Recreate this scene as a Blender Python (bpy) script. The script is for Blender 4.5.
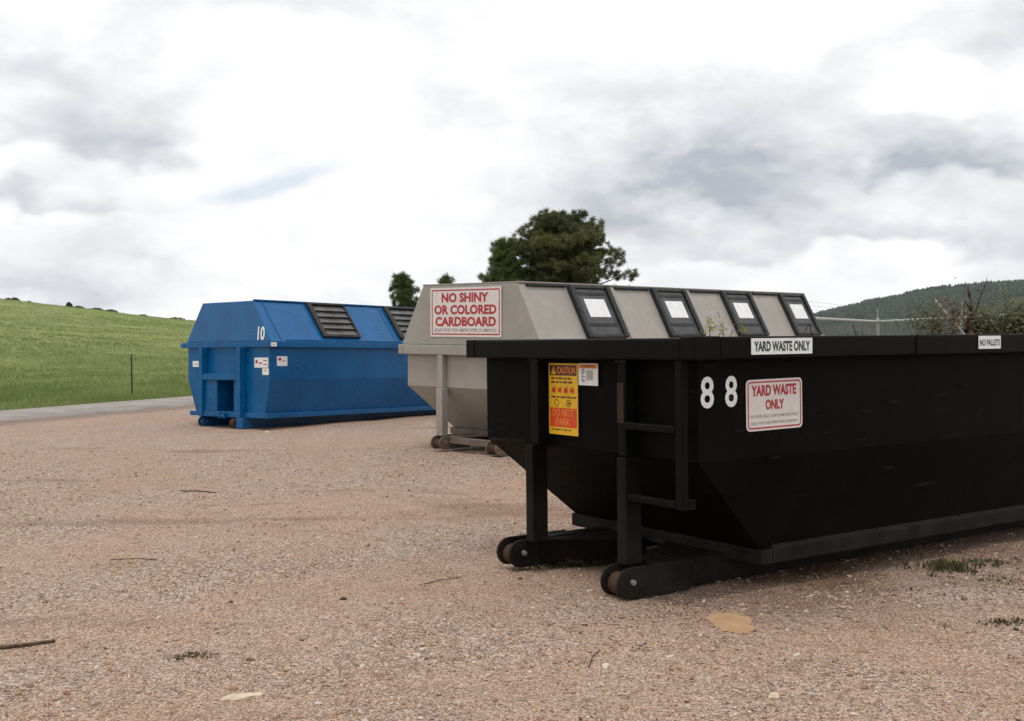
import bpy, bmesh, math, random
import numpy as np
from mathutils import Matrix, Vector, noise as mnoise

for o in list(bpy.data.objects):
    bpy.data.objects.remove(o)
scene = bpy.context.scene
COL = scene.collection
R = math.radians
random.seed(7)
rng = np.random.default_rng(7)

# ------------------------------------------------------------------ camera
CAM_H = 1.6
pitch, roll = -0.0178, 0.0101
cp, sp, cr, sr = math.cos(pitch), math.sin(pitch), math.cos(roll), math.sin(roll)
fwd = Vector((0, cp, sp)); up0 = Vector((0, -sp, cp)); rt0 = Vector((1, 0, 0))
cx = rt0 * cr - up0 * sr
cy = rt0 * sr + up0 * cr
cd = bpy.data.cameras.new('camera')
cd.sensor_width = 36.0
cd.lens = 1119.1 / 1024 * 36
cd.clip_start = 0.1
cd.clip_end = 20000
cam = bpy.data.objects.new('camera', cd)
COL.objects.link(cam)
m = Matrix((cx, cy, -fwd)).transposed().to_4x4()
m.translation = (0, 0, CAM_H)
cam.matrix_world = m
scene.camera = cam

# ------------------------------------------------------------------ view
scene.view_settings.view_transform = 'Standard'
scene.view_settings.look = 'None'
scene.view_settings.exposure = 0.08
scene.view_settings.gamma = 1.0
scene.render.resolution_x = 1024
scene.render.resolution_y = 721

# ------------------------------------------------------------------ sun (thin overcast)
SUN_EL, SUN_AZ = 74, 195          # azimuth clockwise from +Y (north)
sd = bpy.data.lights.new('sun', 'SUN')
sd.energy = 1.5
sd.angle = R(18)
sd.color = (1.0, 0.96, 0.90)
sun = bpy.data.objects.new('sun', sd)
COL.objects.link(sun)
sdir = Vector((math.sin(R(SUN_AZ)) * math.cos(R(SUN_EL)), math.cos(R(SUN_AZ)) * math.cos(R(SUN_EL)), math.sin(R(SUN_EL))))
sun.rotation_euler = sdir.to_track_quat('Z', 'Y').to_euler()

# ------------------------------------------------------------------ node helpers
class NT:
    def __init__(s, nt):
        s.nt = nt; s.n = nt.nodes; s.l = nt.links
    def add(s, t, **kw):
        n = s.n.new(t)
        for k, v in kw.items(): setattr(n, k, v)
        return n
    def link(s, a, b): s.l.new(a, b)
    def setin(s, sock, v):
        if hasattr(v, 'is_output') or isinstance(v, bpy.types.NodeSocket): s.l.new(v, sock)
        else: sock.default_value = v
    def math(s, op, a, b=None, c=None, clamp=False):
        n = s.add('ShaderNodeMath', operation=op, use_clamp=clamp)
        for i, v in enumerate((a, b, c)):
            if v is not None: s.setin(n.inputs[i], v)
        return n.outputs[0]
    def vmath(s, op, a, b=None):
        n = s.add('ShaderNodeVectorMath', operation=op)
        s.setin(n.inputs[0], a)
        if b is not None: s.setin(n.inputs[1], b)
        return n.outputs[0]
    def noise(s, vec, scale, detail=4, rough=0.55, dist=0.0, color=False):
        n = s.add('ShaderNodeTexNoise')
        s.l.new(vec, n.inputs['Vector'])
        n.inputs['Scale'].default_value = scale; n.inputs['Detail'].default_value = detail
        n.inputs['Roughness'].default_value = rough; n.inputs['Distortion'].default_value = dist
        return n.outputs['Color' if color else 'Fac']
    def ramp(s, fac, a, b, lo=0.0, hi=1.0):
        n = s.add('ShaderNodeMapRange', interpolation_type='SMOOTHSTEP')
        s.setin(n.inputs['Value'], fac)
        for k, v in (('From Min', a), ('From Max', b), ('To Min', lo), ('To Max', hi)):
            n.inputs[k].default_value = v
        return n.outputs[0]
    def mix(s, fac, a, b, mode='MIX'):
        n = s.add('ShaderNodeMix', data_type='RGBA', blend_type=mode)
        s.setin(n.inputs[0], fac)
        for i, v in ((6, a), (7, b)):
            if isinstance(v, (tuple, list)): n.inputs[i].default_value = (*v[:3], 1)
            else: s.l.new(v, n.inputs[i])
        return n.outputs[2]

# ------------------------------------------------------------------ world: overcast sky over a Nishita sky
world = bpy.data.worlds.new('World')
scene.world = world
world.use_nodes = True
w = NT(world.node_tree)
w.n.clear()
out = w.add('ShaderNodeOutputWorld')
sky = w.add('ShaderNodeTexSky', sky_type='NISHITA')
sky.sun_disc = False
sky.sun_elevation = R(SUN_EL)
sky.sun_rotation = R(SUN_AZ)
sky.air_density = 1.0
sky.dust_density = 2.0
bg_sky = w.add('ShaderNodeBackground')
bg_sky.inputs['Strength'].default_value = 0.15
w.link(sky.outputs[0], bg_sky.inputs['Color'])
tc = w.add('ShaderNodeTexCoord')
D = tc.outputs['Generated']
sep = w.add('ShaderNodeSeparateXYZ'); w.link(D, sep.inputs[0])
dx, dy, dz = sep.outputs
zz = w.math('ADD', w.math('MAXIMUM', dz, 0.0), 0.13)
px_ = w.math('DIVIDE', dx, zz); py_ = w.math('DIVIDE', dy, zz)
comb = w.add('ShaderNodeCombineXYZ'); w.link(px_, comb.inputs[0]); w.link(py_, comb.inputs[1])
P = comb.outputs[0]
# warped direction for irregular, billowing cloud edges
cmb2 = w.add('ShaderNodeMapping'); cmb2.inputs['Scale'].default_value = (1.0, 1.0, 2.0); w.link(D, cmb2.inputs[0])
DA = cmb2.outputs[0]
def billow(vec, scale, detail=4, rough=0.5):
    n_ = w.noise(vec, scale, detail, rough)
    return w.math('MULTIPLY', w.math('ABSOLUTE', w.math('SUBTRACT', n_, 0.5)), 4.0, clamp=True)
wn = w.noise(DA, 3.2, 5, 0.58, color=True)
wn2 = w.noise(DA, 14.0, 3, 0.6, color=True)
wv = w.vmath('SUBTRACT', wn, (0.5, 0.5, 0.5)); wv2 = w.vmath('SUBTRACT', wn2, (0.5, 0.5, 0.5))
def vscale(v_, k):
    n_ = w.add('ShaderNodeVectorMath', operation='MULTIPLY'); w.link(v_, n_.inputs[0]); n_.inputs[1].default_value = k; return n_.outputs[0]
DW = w.vmath('ADD', w.vmath('ADD', D, vscale(wv, (0.20, 0.20, 0.085))), vscale(wv2, (0.04, 0.04, 0.022)))
sw = w.add('ShaderNodeSeparateXYZ'); w.link(DW, sw.inputs[0])
wx, _, wz = sw.outputs
bil = billow(w.vmath('ADD', DA, vscale(wv2, (.05, .05, .05))), 6.0, 3, 0.5)
wzb = w.math('ADD', wz, w.math('MULTIPLY', w.math('SUBTRACT', bil, 0.35), -0.035))
def blob(u, v, su, sv, amp, k=1.0, tilt=0.0):
    """a cloud bank; k > 1 gives it a sharper, flatter base"""
    x0, z0 = (u - 512) / 1160.0, (338 - v) / 1160.0
    ax = w.math('SUBTRACT', wx, x0); az = w.math('SUBTRACT', wzb, z0)
    if tilt: az = w.math('SUBTRACT', az, w.math('MULTIPLY', ax, tilt))
    a = w.math('DIVIDE', ax, su / 1160.0); b = w.math('DIVIDE', az, sv / 1160.0)
    if k != 1.0: b = w.math('MAXIMUM', b, w.math('MULTIPLY', b, -k))
    q = w.math('ADD', w.math('MULTIPLY', a, a), w.math('MULTIPLY', b, b))
    return w.math('MULTIPLY', w.math('POWER', 2.718, w.math('MULTIPLY', q, -1.0)), amp)
banks = [(105, 140, 160, 32, .22, 2.6), (0, 70, 150, 60, .22, 1.5), (690, 198, 165, 85, .34, 3.0), (945, 168, 120, 42, .30, 3.0),
         (590, 100, 170, 55, .15, 1.6), (860, 252, 210, 24, .24, 2.6), (80, 286, 220, 26, .20, 1.8), (40, 200, 110, 14, .20, 2.0),
         (420, 286, 150, 16, .14, 1.5), (1015, 60, 90, 60, .24, 1.4), (340, 0, 240, 28, .12, 1.0), (730, 60, 150, 40, .08, 1.0),
         (880, 190, 300, 60, .10, 1.0)]
tot = None
for bk in banks:
    b_ = blob(*bk)
    tot = b_ if tot is None else w.math('ADD', tot, b_)
bright = w.math('ADD', blob(905, 98, 46, 18, .36, 1.6), blob(330, 110, 130, 100, .10))
n1 = w.noise(DA, 2.6, 6, 0.55, 0.15)
n2 = billow(w.vmath('ADD', DA, vscale(wv, (.12, .12, .12))), 4.5, 4, 0.5)
n3 = w.noise(DA, 9.0, 5, 0.6, 0.1)
base_d = w.ramp(n1, 0.46, 0.70, -0.01, 0.10)
puffy = w.ramp(n2, 0.0, 0.6, 0.09, -0.05)
fine = w.ramp(n3, 0.38, 0.62, 0.70, 1.2)
dark = w.math('ADD', w.math('MULTIPLY', tot, fine), w.math('ADD', base_d, puffy))
dark = w.math('SUBTRACT', dark, bright)
dark = w.math('MAXIMUM', dark, 0.0)
dark = w.math('MINIMUM', dark, 0.48)
cloud = w.mix(w.math('MULTIPLY', dark, 2.08), (1.07, 1.07, 1.075), (0.46, 0.49, 0.545))
skin = w.ramp(w.noise(DA, 22.0, 4, 0.6), 0.35, 0.65, 0.965, 1.03)
skm = w.add('ShaderNodeVectorMath', operation='SCALE'); w.link(cloud, skm.inputs[0]); w.link(skin, skm.inputs['Scale']); cloud = skm.outputs[0]
bg_cloud = w.add('ShaderNodeBackground')
bg_cloud.inputs['Strength'].default_value = 1.0
w.link(cloud, bg_cloud.inputs['Color'])
# small openings of blue
DW3 = w.vmath('ADD', D, w.vmath('ADD', vscale(wv, (0.05, 0.05, 0.030)), vscale(wv2, (0.03, 0.03, 0.018))))
sw3 = w.add('ShaderNodeSeparateXYZ'); w.link(DW3, sw3.inputs[0])
wx, _, wzb = sw3.outputs
gap = w.math('ADD', blob(268, 180, 58, 9, .58, 1.0, 0.28), w.ramp(w.noise(P, 1.1, 6, 0.55), 0.70, 0.80, 0.0, 0.5))
gap = w.math('MINIMUM', gap, 0.45)
mixs = w.add('ShaderNodeMixShader')
w.link(gap, mixs.inputs[0])
w.link(bg_cloud.outputs[0], mixs.inputs[1]); w.link(bg_sky.outputs[0], mixs.inputs[2])
w.link(mixs.outputs[0], out.inputs['Surface'])

# ------------------------------------------------------------------ materials
MATS = {}
def new_mat(name):
    mt = bpy.data.materials.new(name); mt.use_nodes = True
    t = NT(mt.node_tree)
    bs = mt.node_tree.nodes['Principled BSDF']
    MATS[name] = mt
    return mt, t, bs
def paint(name, col, rough=0.45, dirt=(0.2, 0.16, 0.12), amt=0.25, rust=0.0, spec=0.5, bump=0.15, var=0.25, scrape=0.0, scol=(0.10, 0.085, 0.07)):
    mt, t, bs = new_mat(name)
    tcn = t.add('ShaderNodeTexCoord'); O = tcn.outputs['Object']
    mp = t.add('ShaderNodeMapping'); mp.inputs['Scale'].default_value = (6, 6, 0.9); t.link(O, mp.inputs[0])
    streak = t.noise(mp.outputs[0], 2.2, 5, 0.65)
    blot = t.noise(O, 1.7, 6, 0.62, 0.4)
    finen = t.noise(O, 38, 4, 0.6)
    f = t.math('MULTIPLY', t.ramp(streak, 0.45, 0.78), t.ramp(blot, 0.35, 0.75))
    f = t.math('MULTIPLY', f, amt * 2.2, clamp=True)
    lo = tuple(c * (1 - var) for c in col); hi = tuple(min(1, c * (1 + var)) for c in col)
    c = t.mix(t.ramp(blot, 0.3, 0.7), lo, hi)
    c = t.mix(f, c, dirt)
    c = t.mix(t.math('MULTIPLY', t.ramp(finen, 0.60, 0.80), amt * 0.5), c, dirt)
    sz_ = t.add('ShaderNodeSeparateXYZ'); t.link(O, sz_.inputs[0])
    foot = t.math('MULTIPLY', t.ramp(t.math('SUBTRACT', sz_.outputs[2], t.math('MULTIPLY', blot, 0.5)), -0.1, 0.45, 1.0, 0.0), t.ramp(t.noise(O, 5, 5, 0.65), 0.35, 0.7, 0.2, 1.0))
    c = t.mix(t.math('MULTIPLY', foot, min(1, amt * 2.6), clamp=True), c, dirt)
    if rust > 0:
        rn = t.noise(O, 9, 6, 0.7, 0.6)
        rm = t.math('MULTIPLY', t.ramp(rn, 0.70 - 0.1 * rust, 0.76 - 0.1 * rust), t.ramp(blot, 0.5, 0.62))
        c = t.mix(rm, c, (0.16, 0.06, 0.03))
    if scrape > 0:
        for k_, (rot_, sc_) in enumerate(((0.35, 7), (-0.9, 9))):
            mq = t.add('ShaderNodeMapping'); mq.inputs['Rotation'].default_value = (rot_, rot_, rot_); mq.inputs['Scale'].default_value = (1.0, 1.0, 14.0); t.link(O, mq.inputs[0])
            sc2 = t.noise(mq.outputs[0], sc_ * .35, 3, 0.5)
            msk = t.math('MULTIPLY', t.ramp(sc2, 0.68, 0.70), t.ramp(t.noise(O, 1.1 + k_, 3, 0.5), 0.5, 0.6))
            c = t.mix(t.math('MULTIPLY', msk, scrape), c, scol)
    t.link(c, bs.inputs['Base Color'])
    rr = t.math('ADD', rough, t.math('MULTIPLY', t.math('SUBTRACT', finen, 0.5), 0.25))
    rr = t.math('ADD', rr, t.math('MULTIPLY', f, 0.4), clamp=True)
    t.link(rr, bs.inputs['Roughness'])
    bs.inputs['Specular IOR Level'].default_value = spec
    bmp = t.add('ShaderNodeBump'); bmp.inputs['Strength'].default_value = bump; bmp.inputs['Distance'].default_value = 0.02
    lowf = t.noise(O, 1.3, 3, 0.5)
    hsum = t.math('ADD', lowf, t.math('MULTIPLY', finen, 0.06))
    t.link(hsum, bmp.inputs['Height']); t.link(bmp.outputs[0], bs.inputs['Normal'])
    return mt
def plain(name, col, rough=0.6, spec=0.4, var=0.15, scale=12):
    mt, t, bs = new_mat(name)
    tcn = t.add('ShaderNodeTexCoord')
    n = t.noise(tcn.outputs['Object'], scale, 5, 0.6)
    c = t.mix(t.ramp(n, 0.3, 0.7), tuple(x * (1 - var) for x in col), tuple(min(1, x * (1 + var)) for x in col))
    t.link(c, bs.inputs['Base Color'])
    bs.inputs['Roughness'].default_value = rough
    bs.inputs['Specular IOR Level'].default_value = spec
    return mt

BLACK = paint('black_paint', (0.0031, 0.0028, 0.0026), 0.55, (0.012, 0.008, 0.006), 0.25, 0.18, 0.045, 0.2, 0.25, 0.42, (0.05, 0.04, 0.034))
BLACK_RIM = paint('black_rim_paint', (0.0038, 0.0038, 0.0034), 0.5, (0.016, 0.014, 0.012), 0.25, 0.1, 0.07, 0.12)
BLACK_DUSTY = paint('dusty_black_steel', (0.0060, 0.0056, 0.0052), 0.55, (0.024, 0.020, 0.017), 0.34, 0.2, 0.09, 0.15)
TAN = paint('taupe_paint', (0.305, 0.285, 0.256), 0.5, (0.20, 0.165, 0.13), 0.26, 0.30, 0.4, 0.16, 0.08, 0.6, (0.16, 0.13, 0.11))
TAN_LOW = TAN
BLUE = paint('blue_paint', (0.0008, 0.088, 0.250), 0.28, (0.02, 0.085, 0.20), 0.12, 0.22, 0.34, 0.16, 0.14, 0.6, (0.10, 0.20, 0.33))
TAN_D = paint('dusty_shaded_taupe_paint', (0.17, 0.145, 0.118), 0.65, (0.12, 0.085, 0.06), 0.5, 0.4, 0.3, 0.15, 0.12)  # dusty taupe, with the shade on base and skids darkened into the colour
RUST = paint('rusty_steel', (0.036, 0.021, 0.015), 0.85, (0.07, 0.040, 0.026), 0.6, 0.0, 0.2, 0.4)
DGREY = paint('dark_grey_plastic', (0.034, 0.041, 0.050), 0.5, (0.12, 0.11, 0.10), 0.2, 0, 0.4, 0.05)
DGREY2 = paint('black_plastic', (0.010, 0.012, 0.014), 0.5, (0.05, 0.045, 0.04), 0.2, 0, 0.28, 0.05)
LOUV = paint('louver_plastic', (0.055, 0.056, 0.056), 0.32, (0.14, 0.13, 0.12), 0.25, 0, 0.5, 0.05)
INNER = paint('tub_inside', (0.05, 0.035, 0.028), 0.8, (0.12, 0.06, 0.04), 0.6, 0.8, 0.2, 0.3)
WHITE = plain('white_sheet', (0.74, 0.75, 0.74), 0.5, 0.4, 0.05)
SIGNW = plain('sign_white', (0.66, 0.62, 0.60), 0.45, 0.4, 0.05)
SIGNRED = plain('sign_red', (0.40, 0.025, 0.035), 0.5, 0.4, 0.15)
SIGNGREY = plain('sign_grey_print', (0.30, 0.22, 0.22), 0.6, 0.3, 0.1)
SIGNGREEN = plain('sign_dark_green_print', (0.02, 0.05, 0.045), 0.6, 0.3, 0.1)
YELLOW = plain('sticker_yellow', (0.72, 0.42, 0.015), 0.5, 0.4, 0.08)
YRED = plain('sticker_red', (0.62, 0.055, 0.012), 0.5, 0.4, 0.1)
YBROWN = plain('sticker_brown', (0.11, 0.025, 0.012), 0.5, 0.4, 0.1)
YORANGE = plain('sticker_orange', (0.75, 0.25, 0.04), 0.5, 0.4, 0.1)
STKGREY = plain('sticker_grey', (0.38, 0.39, 0.39), 0.5, 0.4, 0.05)
GALV = plain('galvanised_steel', (0.33, 0.34, 0.34), 0.5, 0.5, 0.15)
GALV_D = plain('weathered_wire', (0.20, 0.20, 0.195), 0.6, 0.4, 0.2)
POSTG = plain('painted_post', (0.02, 0.028, 0.02), 0.6, 0.3)
BARK = plain('bark', (0.09, 0.06, 0.042), 0.9, 0.2, 0.35, 30)
BARKD = plain('dark_bark', (0.055, 0.032, 0.022), 0.9, 0.2, 0.35, 30)
LATH = plain('weathered_lath', (0.38, 0.36, 0.34), 0.8, 0.2, 0.15)
STONE = plain('pale_stone', (0.50, 0.42, 0.31), 0.85, 0.2, 0.15, 20)
RAIL_HI = TAN

def leafmat(name, lo, hi, trans=0.25):
    mt, t, bs = new_mat(name)
    at = t.add('ShaderNodeAttribute', attribute_name='tint')
    c = t.mix(at.outputs['Fac'], lo, hi)
    t.link(c, bs.inputs['Base Color'])
    bs.inputs['Roughness'].default_value = 0.6
    bs.inputs['Specular IOR Level'].default_value = 0.25
    tr = t.add('ShaderNodeBsdfTranslucent'); t.link(c, tr.inputs[0])
    mx = t.add('ShaderNodeMixShader'); mx.inputs[0].default_value = trans
    o_ = mt.node_tree.nodes['Material Output']
    t.link(bs.outputs[0], mx.inputs[1]); t.link(tr.outputs[0], mx.inputs[2]); t.link(mx.outputs[0], o_.inputs['Surface'])
    return mt
NEEDLE = leafmat('pine_needles', (0.050, 0.062, 0.022), (0.16, 0.17, 0.06))
NEEDLE2 = leafmat('young_pine_needles', (0.045, 0.070, 0.020), (0.135, 0.175, 0.05))
LEAFG = leafmat('green_leaves', (0.025, 0.032, 0.013), (0.15, 0.15, 0.06))
LEAFB = leafmat('dried_leaves', (0.05, 0.027, 0.016), (0.21, 0.13, 0.08))
LEAFY = leafmat('yellow_green_leaves', (0.10, 0.10, 0.02), (0.36, 0.32, 0.08))
GRASSB = leafmat('grass_blades', (0.160, 0.210, 0.064), (0.34, 0.37, 0.155))
WEED = leafmat('weed_leaves', (0.05, 0.050, 0.022), (0.14, 0.135, 0.06))
WEED_DRY = leafmat('dry_weed', (0.10, 0.075, 0.04), (0.20, 0.15, 0.08))
CONIF = leafmat('far_conifers', (0.018, 0.033, 0.022), (0.048, 0.068, 0.042), 0.0)

# gravel lot
mt, t, bs = new_mat('gravel_ground')
g = t.add('ShaderNodeNewGeometry'); PO = g.outputs['Position']
big = t.noise(PO, 0.33, 6, 0.6, 0.6)
mpx = t.add('ShaderNodeMapping'); mpx.inputs['Rotation'].default_value = (0, 0, R(-62)); mpx.inputs['Scale'].default_value = (1.0, 0.16, 1); t.link(PO, mpx.inputs[0])
trk = t.noise(mpx.outputs[0], 1.6, 5, 0.6, 0.3)
mid = t.noise(PO, 2.4, 6, 0.62, 0.3)
finen = t.noise(PO, 26, 5, 0.7)
def voro(scale):
    v = t.add('ShaderNodeTexVoronoi'); v.inputs['Scale'].default_value = scale; t.link(PO, v.inputs['Vector'])
    return v
v1 = voro(85); v2 = voro(38); v3 = voro(190)
gat = t.add('ShaderNodeAttribute', attribute_name='gravelly'); gm = gat.outputs['Fac']
mpy = t.add('ShaderNodeMapping'); mpy.inputs['Rotation'].default_value = (0, 0, R(-20)); mpy.inputs['Scale'].default_value = (0.35, 1.5, 1); t.link(PO, mpy.inputs[0])
scuff = t.noise(mpy.outputs[0], 2.2, 6, 0.65, 0.5)
clay = t.mix(t.ramp(big, 0.38, 0.62), (0.400, 0.258, 0.176), (0.410, 0.285, 0.206))
clay = t.mix(t.ramp(mid, 0.46, 0.70, 0, .7), clay, (0.290, 0.172, 0.105))
clay = t.mix(t.ramp(scuff, 0.58, 0.70, 0, .75), clay, (0.20, 0.120, 0.074))
clay = t.mix(t.ramp(finen, 0.35, 0.7, 0, .35), clay, (0.42, 0.29, 0.215))
gry = t.mix(t.ramp(trk, 0.40, 0.66), (0.385, 0.266, 0.195), (0.400, 0.302, 0.240))
gry = t.mix(t.ramp(scuff, 0.62, 0.74, 0, .5), gry, (0.20, 0.125, 0.088))
def hsvcell(v, amt, c):
    hs = t.add('ShaderNodeSeparateColor'); t.link(v.outputs['Color'], hs.inputs[0])
    k = t.ramp(hs.outputs[0], 0.0, 1.0, 1 - amt, 1 + amt)
    cc = t.add('ShaderNodeVectorMath', operation='SCALE'); t.link(c, cc.inputs[0]); t.link(k, cc.inputs['Scale'])
    c2 = cc.outputs[0]
    hi = t.math('GREATER_THAN', hs.outputs[1], 0.88)
    c2 = t.mix(t.math('MULTIPLY', hi, 0.65), c2, (0.50, 0.43, 0.38))
    lo = t.math('LESS_THAN', hs.outputs[2], 0.16)
    return t.mix(t.math('MULTIPLY', lo, 0.65), c2, (0.11, 0.070, 0.052))
stony = hsvcell(v2, 0.20, gry); stony = hsvcell(v1, 0.40, stony); stony = hsvcell(v3, 0.34, stony)
dusty = hsvcell(v3, 0.28, hsvcell(v1, 0.22, clay))
c = t.mix(t.ramp(gm, 0.0, 1.0, .05, 1.0), dusty, stony)
sh = t.add('ShaderNodeAttribute', attribute_name='shoulder')
c = t.mix(sh.outputs['Fac'], c, (0.20, 0.155, 0.128))
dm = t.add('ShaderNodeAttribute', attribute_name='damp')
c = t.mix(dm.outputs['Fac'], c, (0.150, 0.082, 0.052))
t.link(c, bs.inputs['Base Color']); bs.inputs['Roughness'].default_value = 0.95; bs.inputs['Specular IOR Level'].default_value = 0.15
hh = t.math('ADD', t.math('MULTIPLY', v1.outputs['Distance'], -0.8), t.math('MULTIPLY', v2.outputs['Distance'], -1.0))
hh = t.math('ADD', hh, t.math('MULTIPLY', finen, 0.9))
bm_ = t.add('ShaderNodeBump'); bm_.inputs['Strength'].default_value = 0.75; bm_.inputs['Distance'].default_value = 0.014
t.link(hh, bm_.inputs['Height']); t.link(bm_.outputs[0], bs.inputs['Normal'])
GRAVEL = mt

mt, t, bs = new_mat('loose_stones')
oi = t.add('ShaderNodeObjectInfo')
cr_ = t.add('ShaderNodeValToRGB')
els = cr_.color_ramp.elements
pal = [(0.0, (0.17, 0.105, 0.07)), (0.20, (0.32, 0.20, 0.130)), (0.48, (0.40, 0.275, 0.19)), (0.72, (0.36, 0.28, 0.225)), (0.90, (0.44, 0.36, 0.29)), (1.0, (0.56, 0.49, 0.42))]
els[0].position, els[0].color = pal[0][0], (*pal[0][1], 1)
els[1].position, els[1].color = pal[-1][0], (*pal[-1][1], 1)
for p_, c_ in pal[1:-1]:
    e = els.new(p_); e.color = (*c_, 1)
t.link(oi.outputs['Random'], cr_.inputs[0]); t.link(cr_.outputs[0], bs.inputs['Base Color'])
bs.inputs['Roughness'].default_value = 0.9; bs.inputs['Specular IOR Level'].default_value = 0.2
PEBBLE = mt

mt, t, bs = new_mat('road_surface')
g = t.add('ShaderNodeNewGeometry'); PO = g.outputs['Position']
n = t.noise(PO, 1.2, 6, 0.6); n2_ = t.noise(PO, 60, 3, 0.6)
c = t.mix(t.ramp(n, 0.35, 0.7), (0.24, 0.215, 0.195), (0.33, 0.305, 0.285))
c = t.mix(t.ramp(n2_, 0.4, 0.75, 0, .5), c, (0.20, 0.18, 0.165))
t.link(c, bs.inputs['Base Color']); bs.inputs['Roughness'].default_value = 0.95; bs.inputs['Specular IOR Level'].default_value = 0.15
ROAD = mt

mt, t, bs = new_mat('meadow')
g = t.add('ShaderNodeNewGeometry'); PO = g.outputs['Position']
n = t.noise(PO, 0.035, 6, 0.6, 0.5); n2_ = t.noise(PO, 0.5, 6, 0.65, 0.3); n3_ = t.noise(PO, 6, 5, 0.7)
mps = t.add('ShaderNodeMapping'); mps.inputs['Scale'].default_value = (0.25, 1.6, 4); t.link(PO, mps.inputs[0])
n4_ = t.noise(mps.outputs[0], 0.11, 6, 0.6, 0.5)
c = t.mix(t.ramp(n, 0.38, 0.62), (0.188, 0.230, 0.075), (0.240, 0.260, 0.105))
c = t.mix(t.ramp(n4_, 0.50, 0.68, 0, .8), c, (0.125, 0.170, 0.055))
c = t.mix(t.ramp(n2_, 0.5, 0.75, 0, .6), c, (0.25, 0.25, 0.11))
c = t.mix(t.ramp(n3_, 0.4, 0.7, 0, .5), c, (0.10, 0.13, 0.038))
t.link(c, bs.inputs['Base Color']); bs.inputs['Roughness'].default_value = 0.95; bs.inputs['Specular IOR Level'].default_value = 0.1
bm_ = t.add('ShaderNodeBump'); bm_.inputs['Strength'].default_value = 0.6; bm_.inputs['Distance'].default_value = 0.15
t.link(n3_, bm_.inputs['Height']); t.link(bm_.outputs[0], bs.inputs['Normal'])
MEADOW = mt

mt, t, bs = new_mat('wooded_slope')
g = t.add('ShaderNodeNewGeometry'); PO = g.outputs['Position']
n = t.noise(PO, 0.006, 6, 0.6, 0.5); n3_ = t.noise(PO, 0.08, 5, 0.7)
c = t.mix(t.ramp(n, 0.5, 0.68), (0.022, 0.036, 0.024), (0.075, 0.085, 0.045))
c = t.mix(t.ramp(n3_, 0.45, 0.7, 0, .6), c, (0.016, 0.027, 0.018))
t.link(c, bs.inputs['Base Color']); bs.inputs['Roughness'].default_value = 1.0; bs.inputs['Specular IOR Level'].default_value = 0.0
WOODED = mt

mt, t, bs = new_mat('sandy_clay')
g = t.add('ShaderNodeNewGeometry')
n = t.noise(g.outputs['Position'], 9, 6, 0.7)
c = t.mix(t.ramp(n, 0.3, 0.7), (0.33, 0.20, 0.11), (0.41, 0.27, 0.165))
t.link(c, bs.inputs['Base Color']); bs.inputs['Roughness'].default_value = 0.95; bs.inputs['Specular IOR Level'].default_value = 0.1
SAND = mt

# ------------------------------------------------------------------ mesh helpers
class MB:
    def __init__(s): s.v = []; s.f = []; s.t = []
    def poly(s, pts, faces, tint=0.0):
        k = len(s.v); s.v += [tuple(p) for p in pts]
        for f in faces: s.f.append(tuple(k + i for i in f)); s.t.append(tint)
        return s
    def hexa(s, p):   # 8 points: bottom ring 0-3, top ring 4-7
        return s.poly(p, [(0, 3, 2, 1), (4, 5, 6, 7), (0, 1, 5, 4), (1, 2, 6, 5), (2, 3, 7, 6), (3, 0, 4, 7)])
    def box(s, x0, x1, y0, y1, z0, z1):
        return s.hexa([(x0, y0, z0), (x1, y0, z0), (x1, y1, z0), (x0, y1, z0), (x0, y0, z1), (x1, y0, z1), (x1, y1, z1), (x0, y1, z1)])
    def prism(s, pts, d):  # convex outline extruded by vector d
        n = len(pts); k = [tuple(Vector(p) + Vector(d)) for p in pts]
        return s.poly(list(pts) + k, [tuple(range(n))[::-1], tuple(range(n, 2 * n))] + [(i, (i + 1) % n, n + (i + 1) % n, n + i) for i in range(n)])
    def tube(s, p, q, r0, r1=None, n=8, tint=0.0):
        r1 = r0 if r1 is None else r1
        p = Vector(p); q = Vector(q); d = (q - p).normalized()
        a = d.orthogonal().normalized(); b = d.cross(a)
        pts = []
        for c_, r_ in ((p, r0), (q, r1)):
            for i in range(n):
                an = 2 * math.pi * i / n
                pts.append(tuple(c_ + a * math.cos(an) * r_ + b * math.sin(an) * r_))
        return s.poly(pts, [tuple(range(n))[::-1], tuple(range(n, 2 * n))] + [(i, (i + 1) % n, n + (i + 1) % n, n + i) for i in range(n)], tint)
    def build(s, name, mat, parent=None, bevel=0.0, smooth=False, label=None, tint=False):
        me = bpy.data.meshes.new(name)
        me.from_pydata(s.v, [], s.f); me.update()
        if tint:
            at = me.attributes.new('tint', 'FLOAT', 'FACE'); at.data.foreach_set('value', np.array(s.t, np.float32))
        else:
            bm = bmesh.new(); bm.from_mesh(me); bmesh.ops.recalc_face_normals(bm, faces=bm.faces); bm.to_mesh(me); bm.free()
        me.materials.append(mat)
        o = bpy.data.objects.new(name, me); COL.objects.link(o)
        if parent: o.parent = parent
        if bevel > 0:
            b = o.modifiers.new('bevel', 'BEVEL'); b.width = bevel; b.segments = 2; b.limit_method = 'ANGLE'; b.angle_limit = R(25)
        if smooth:
            for p_ in me.polygons: p_.use_smooth = True
        if label: o['label'] = label
        return o
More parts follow.
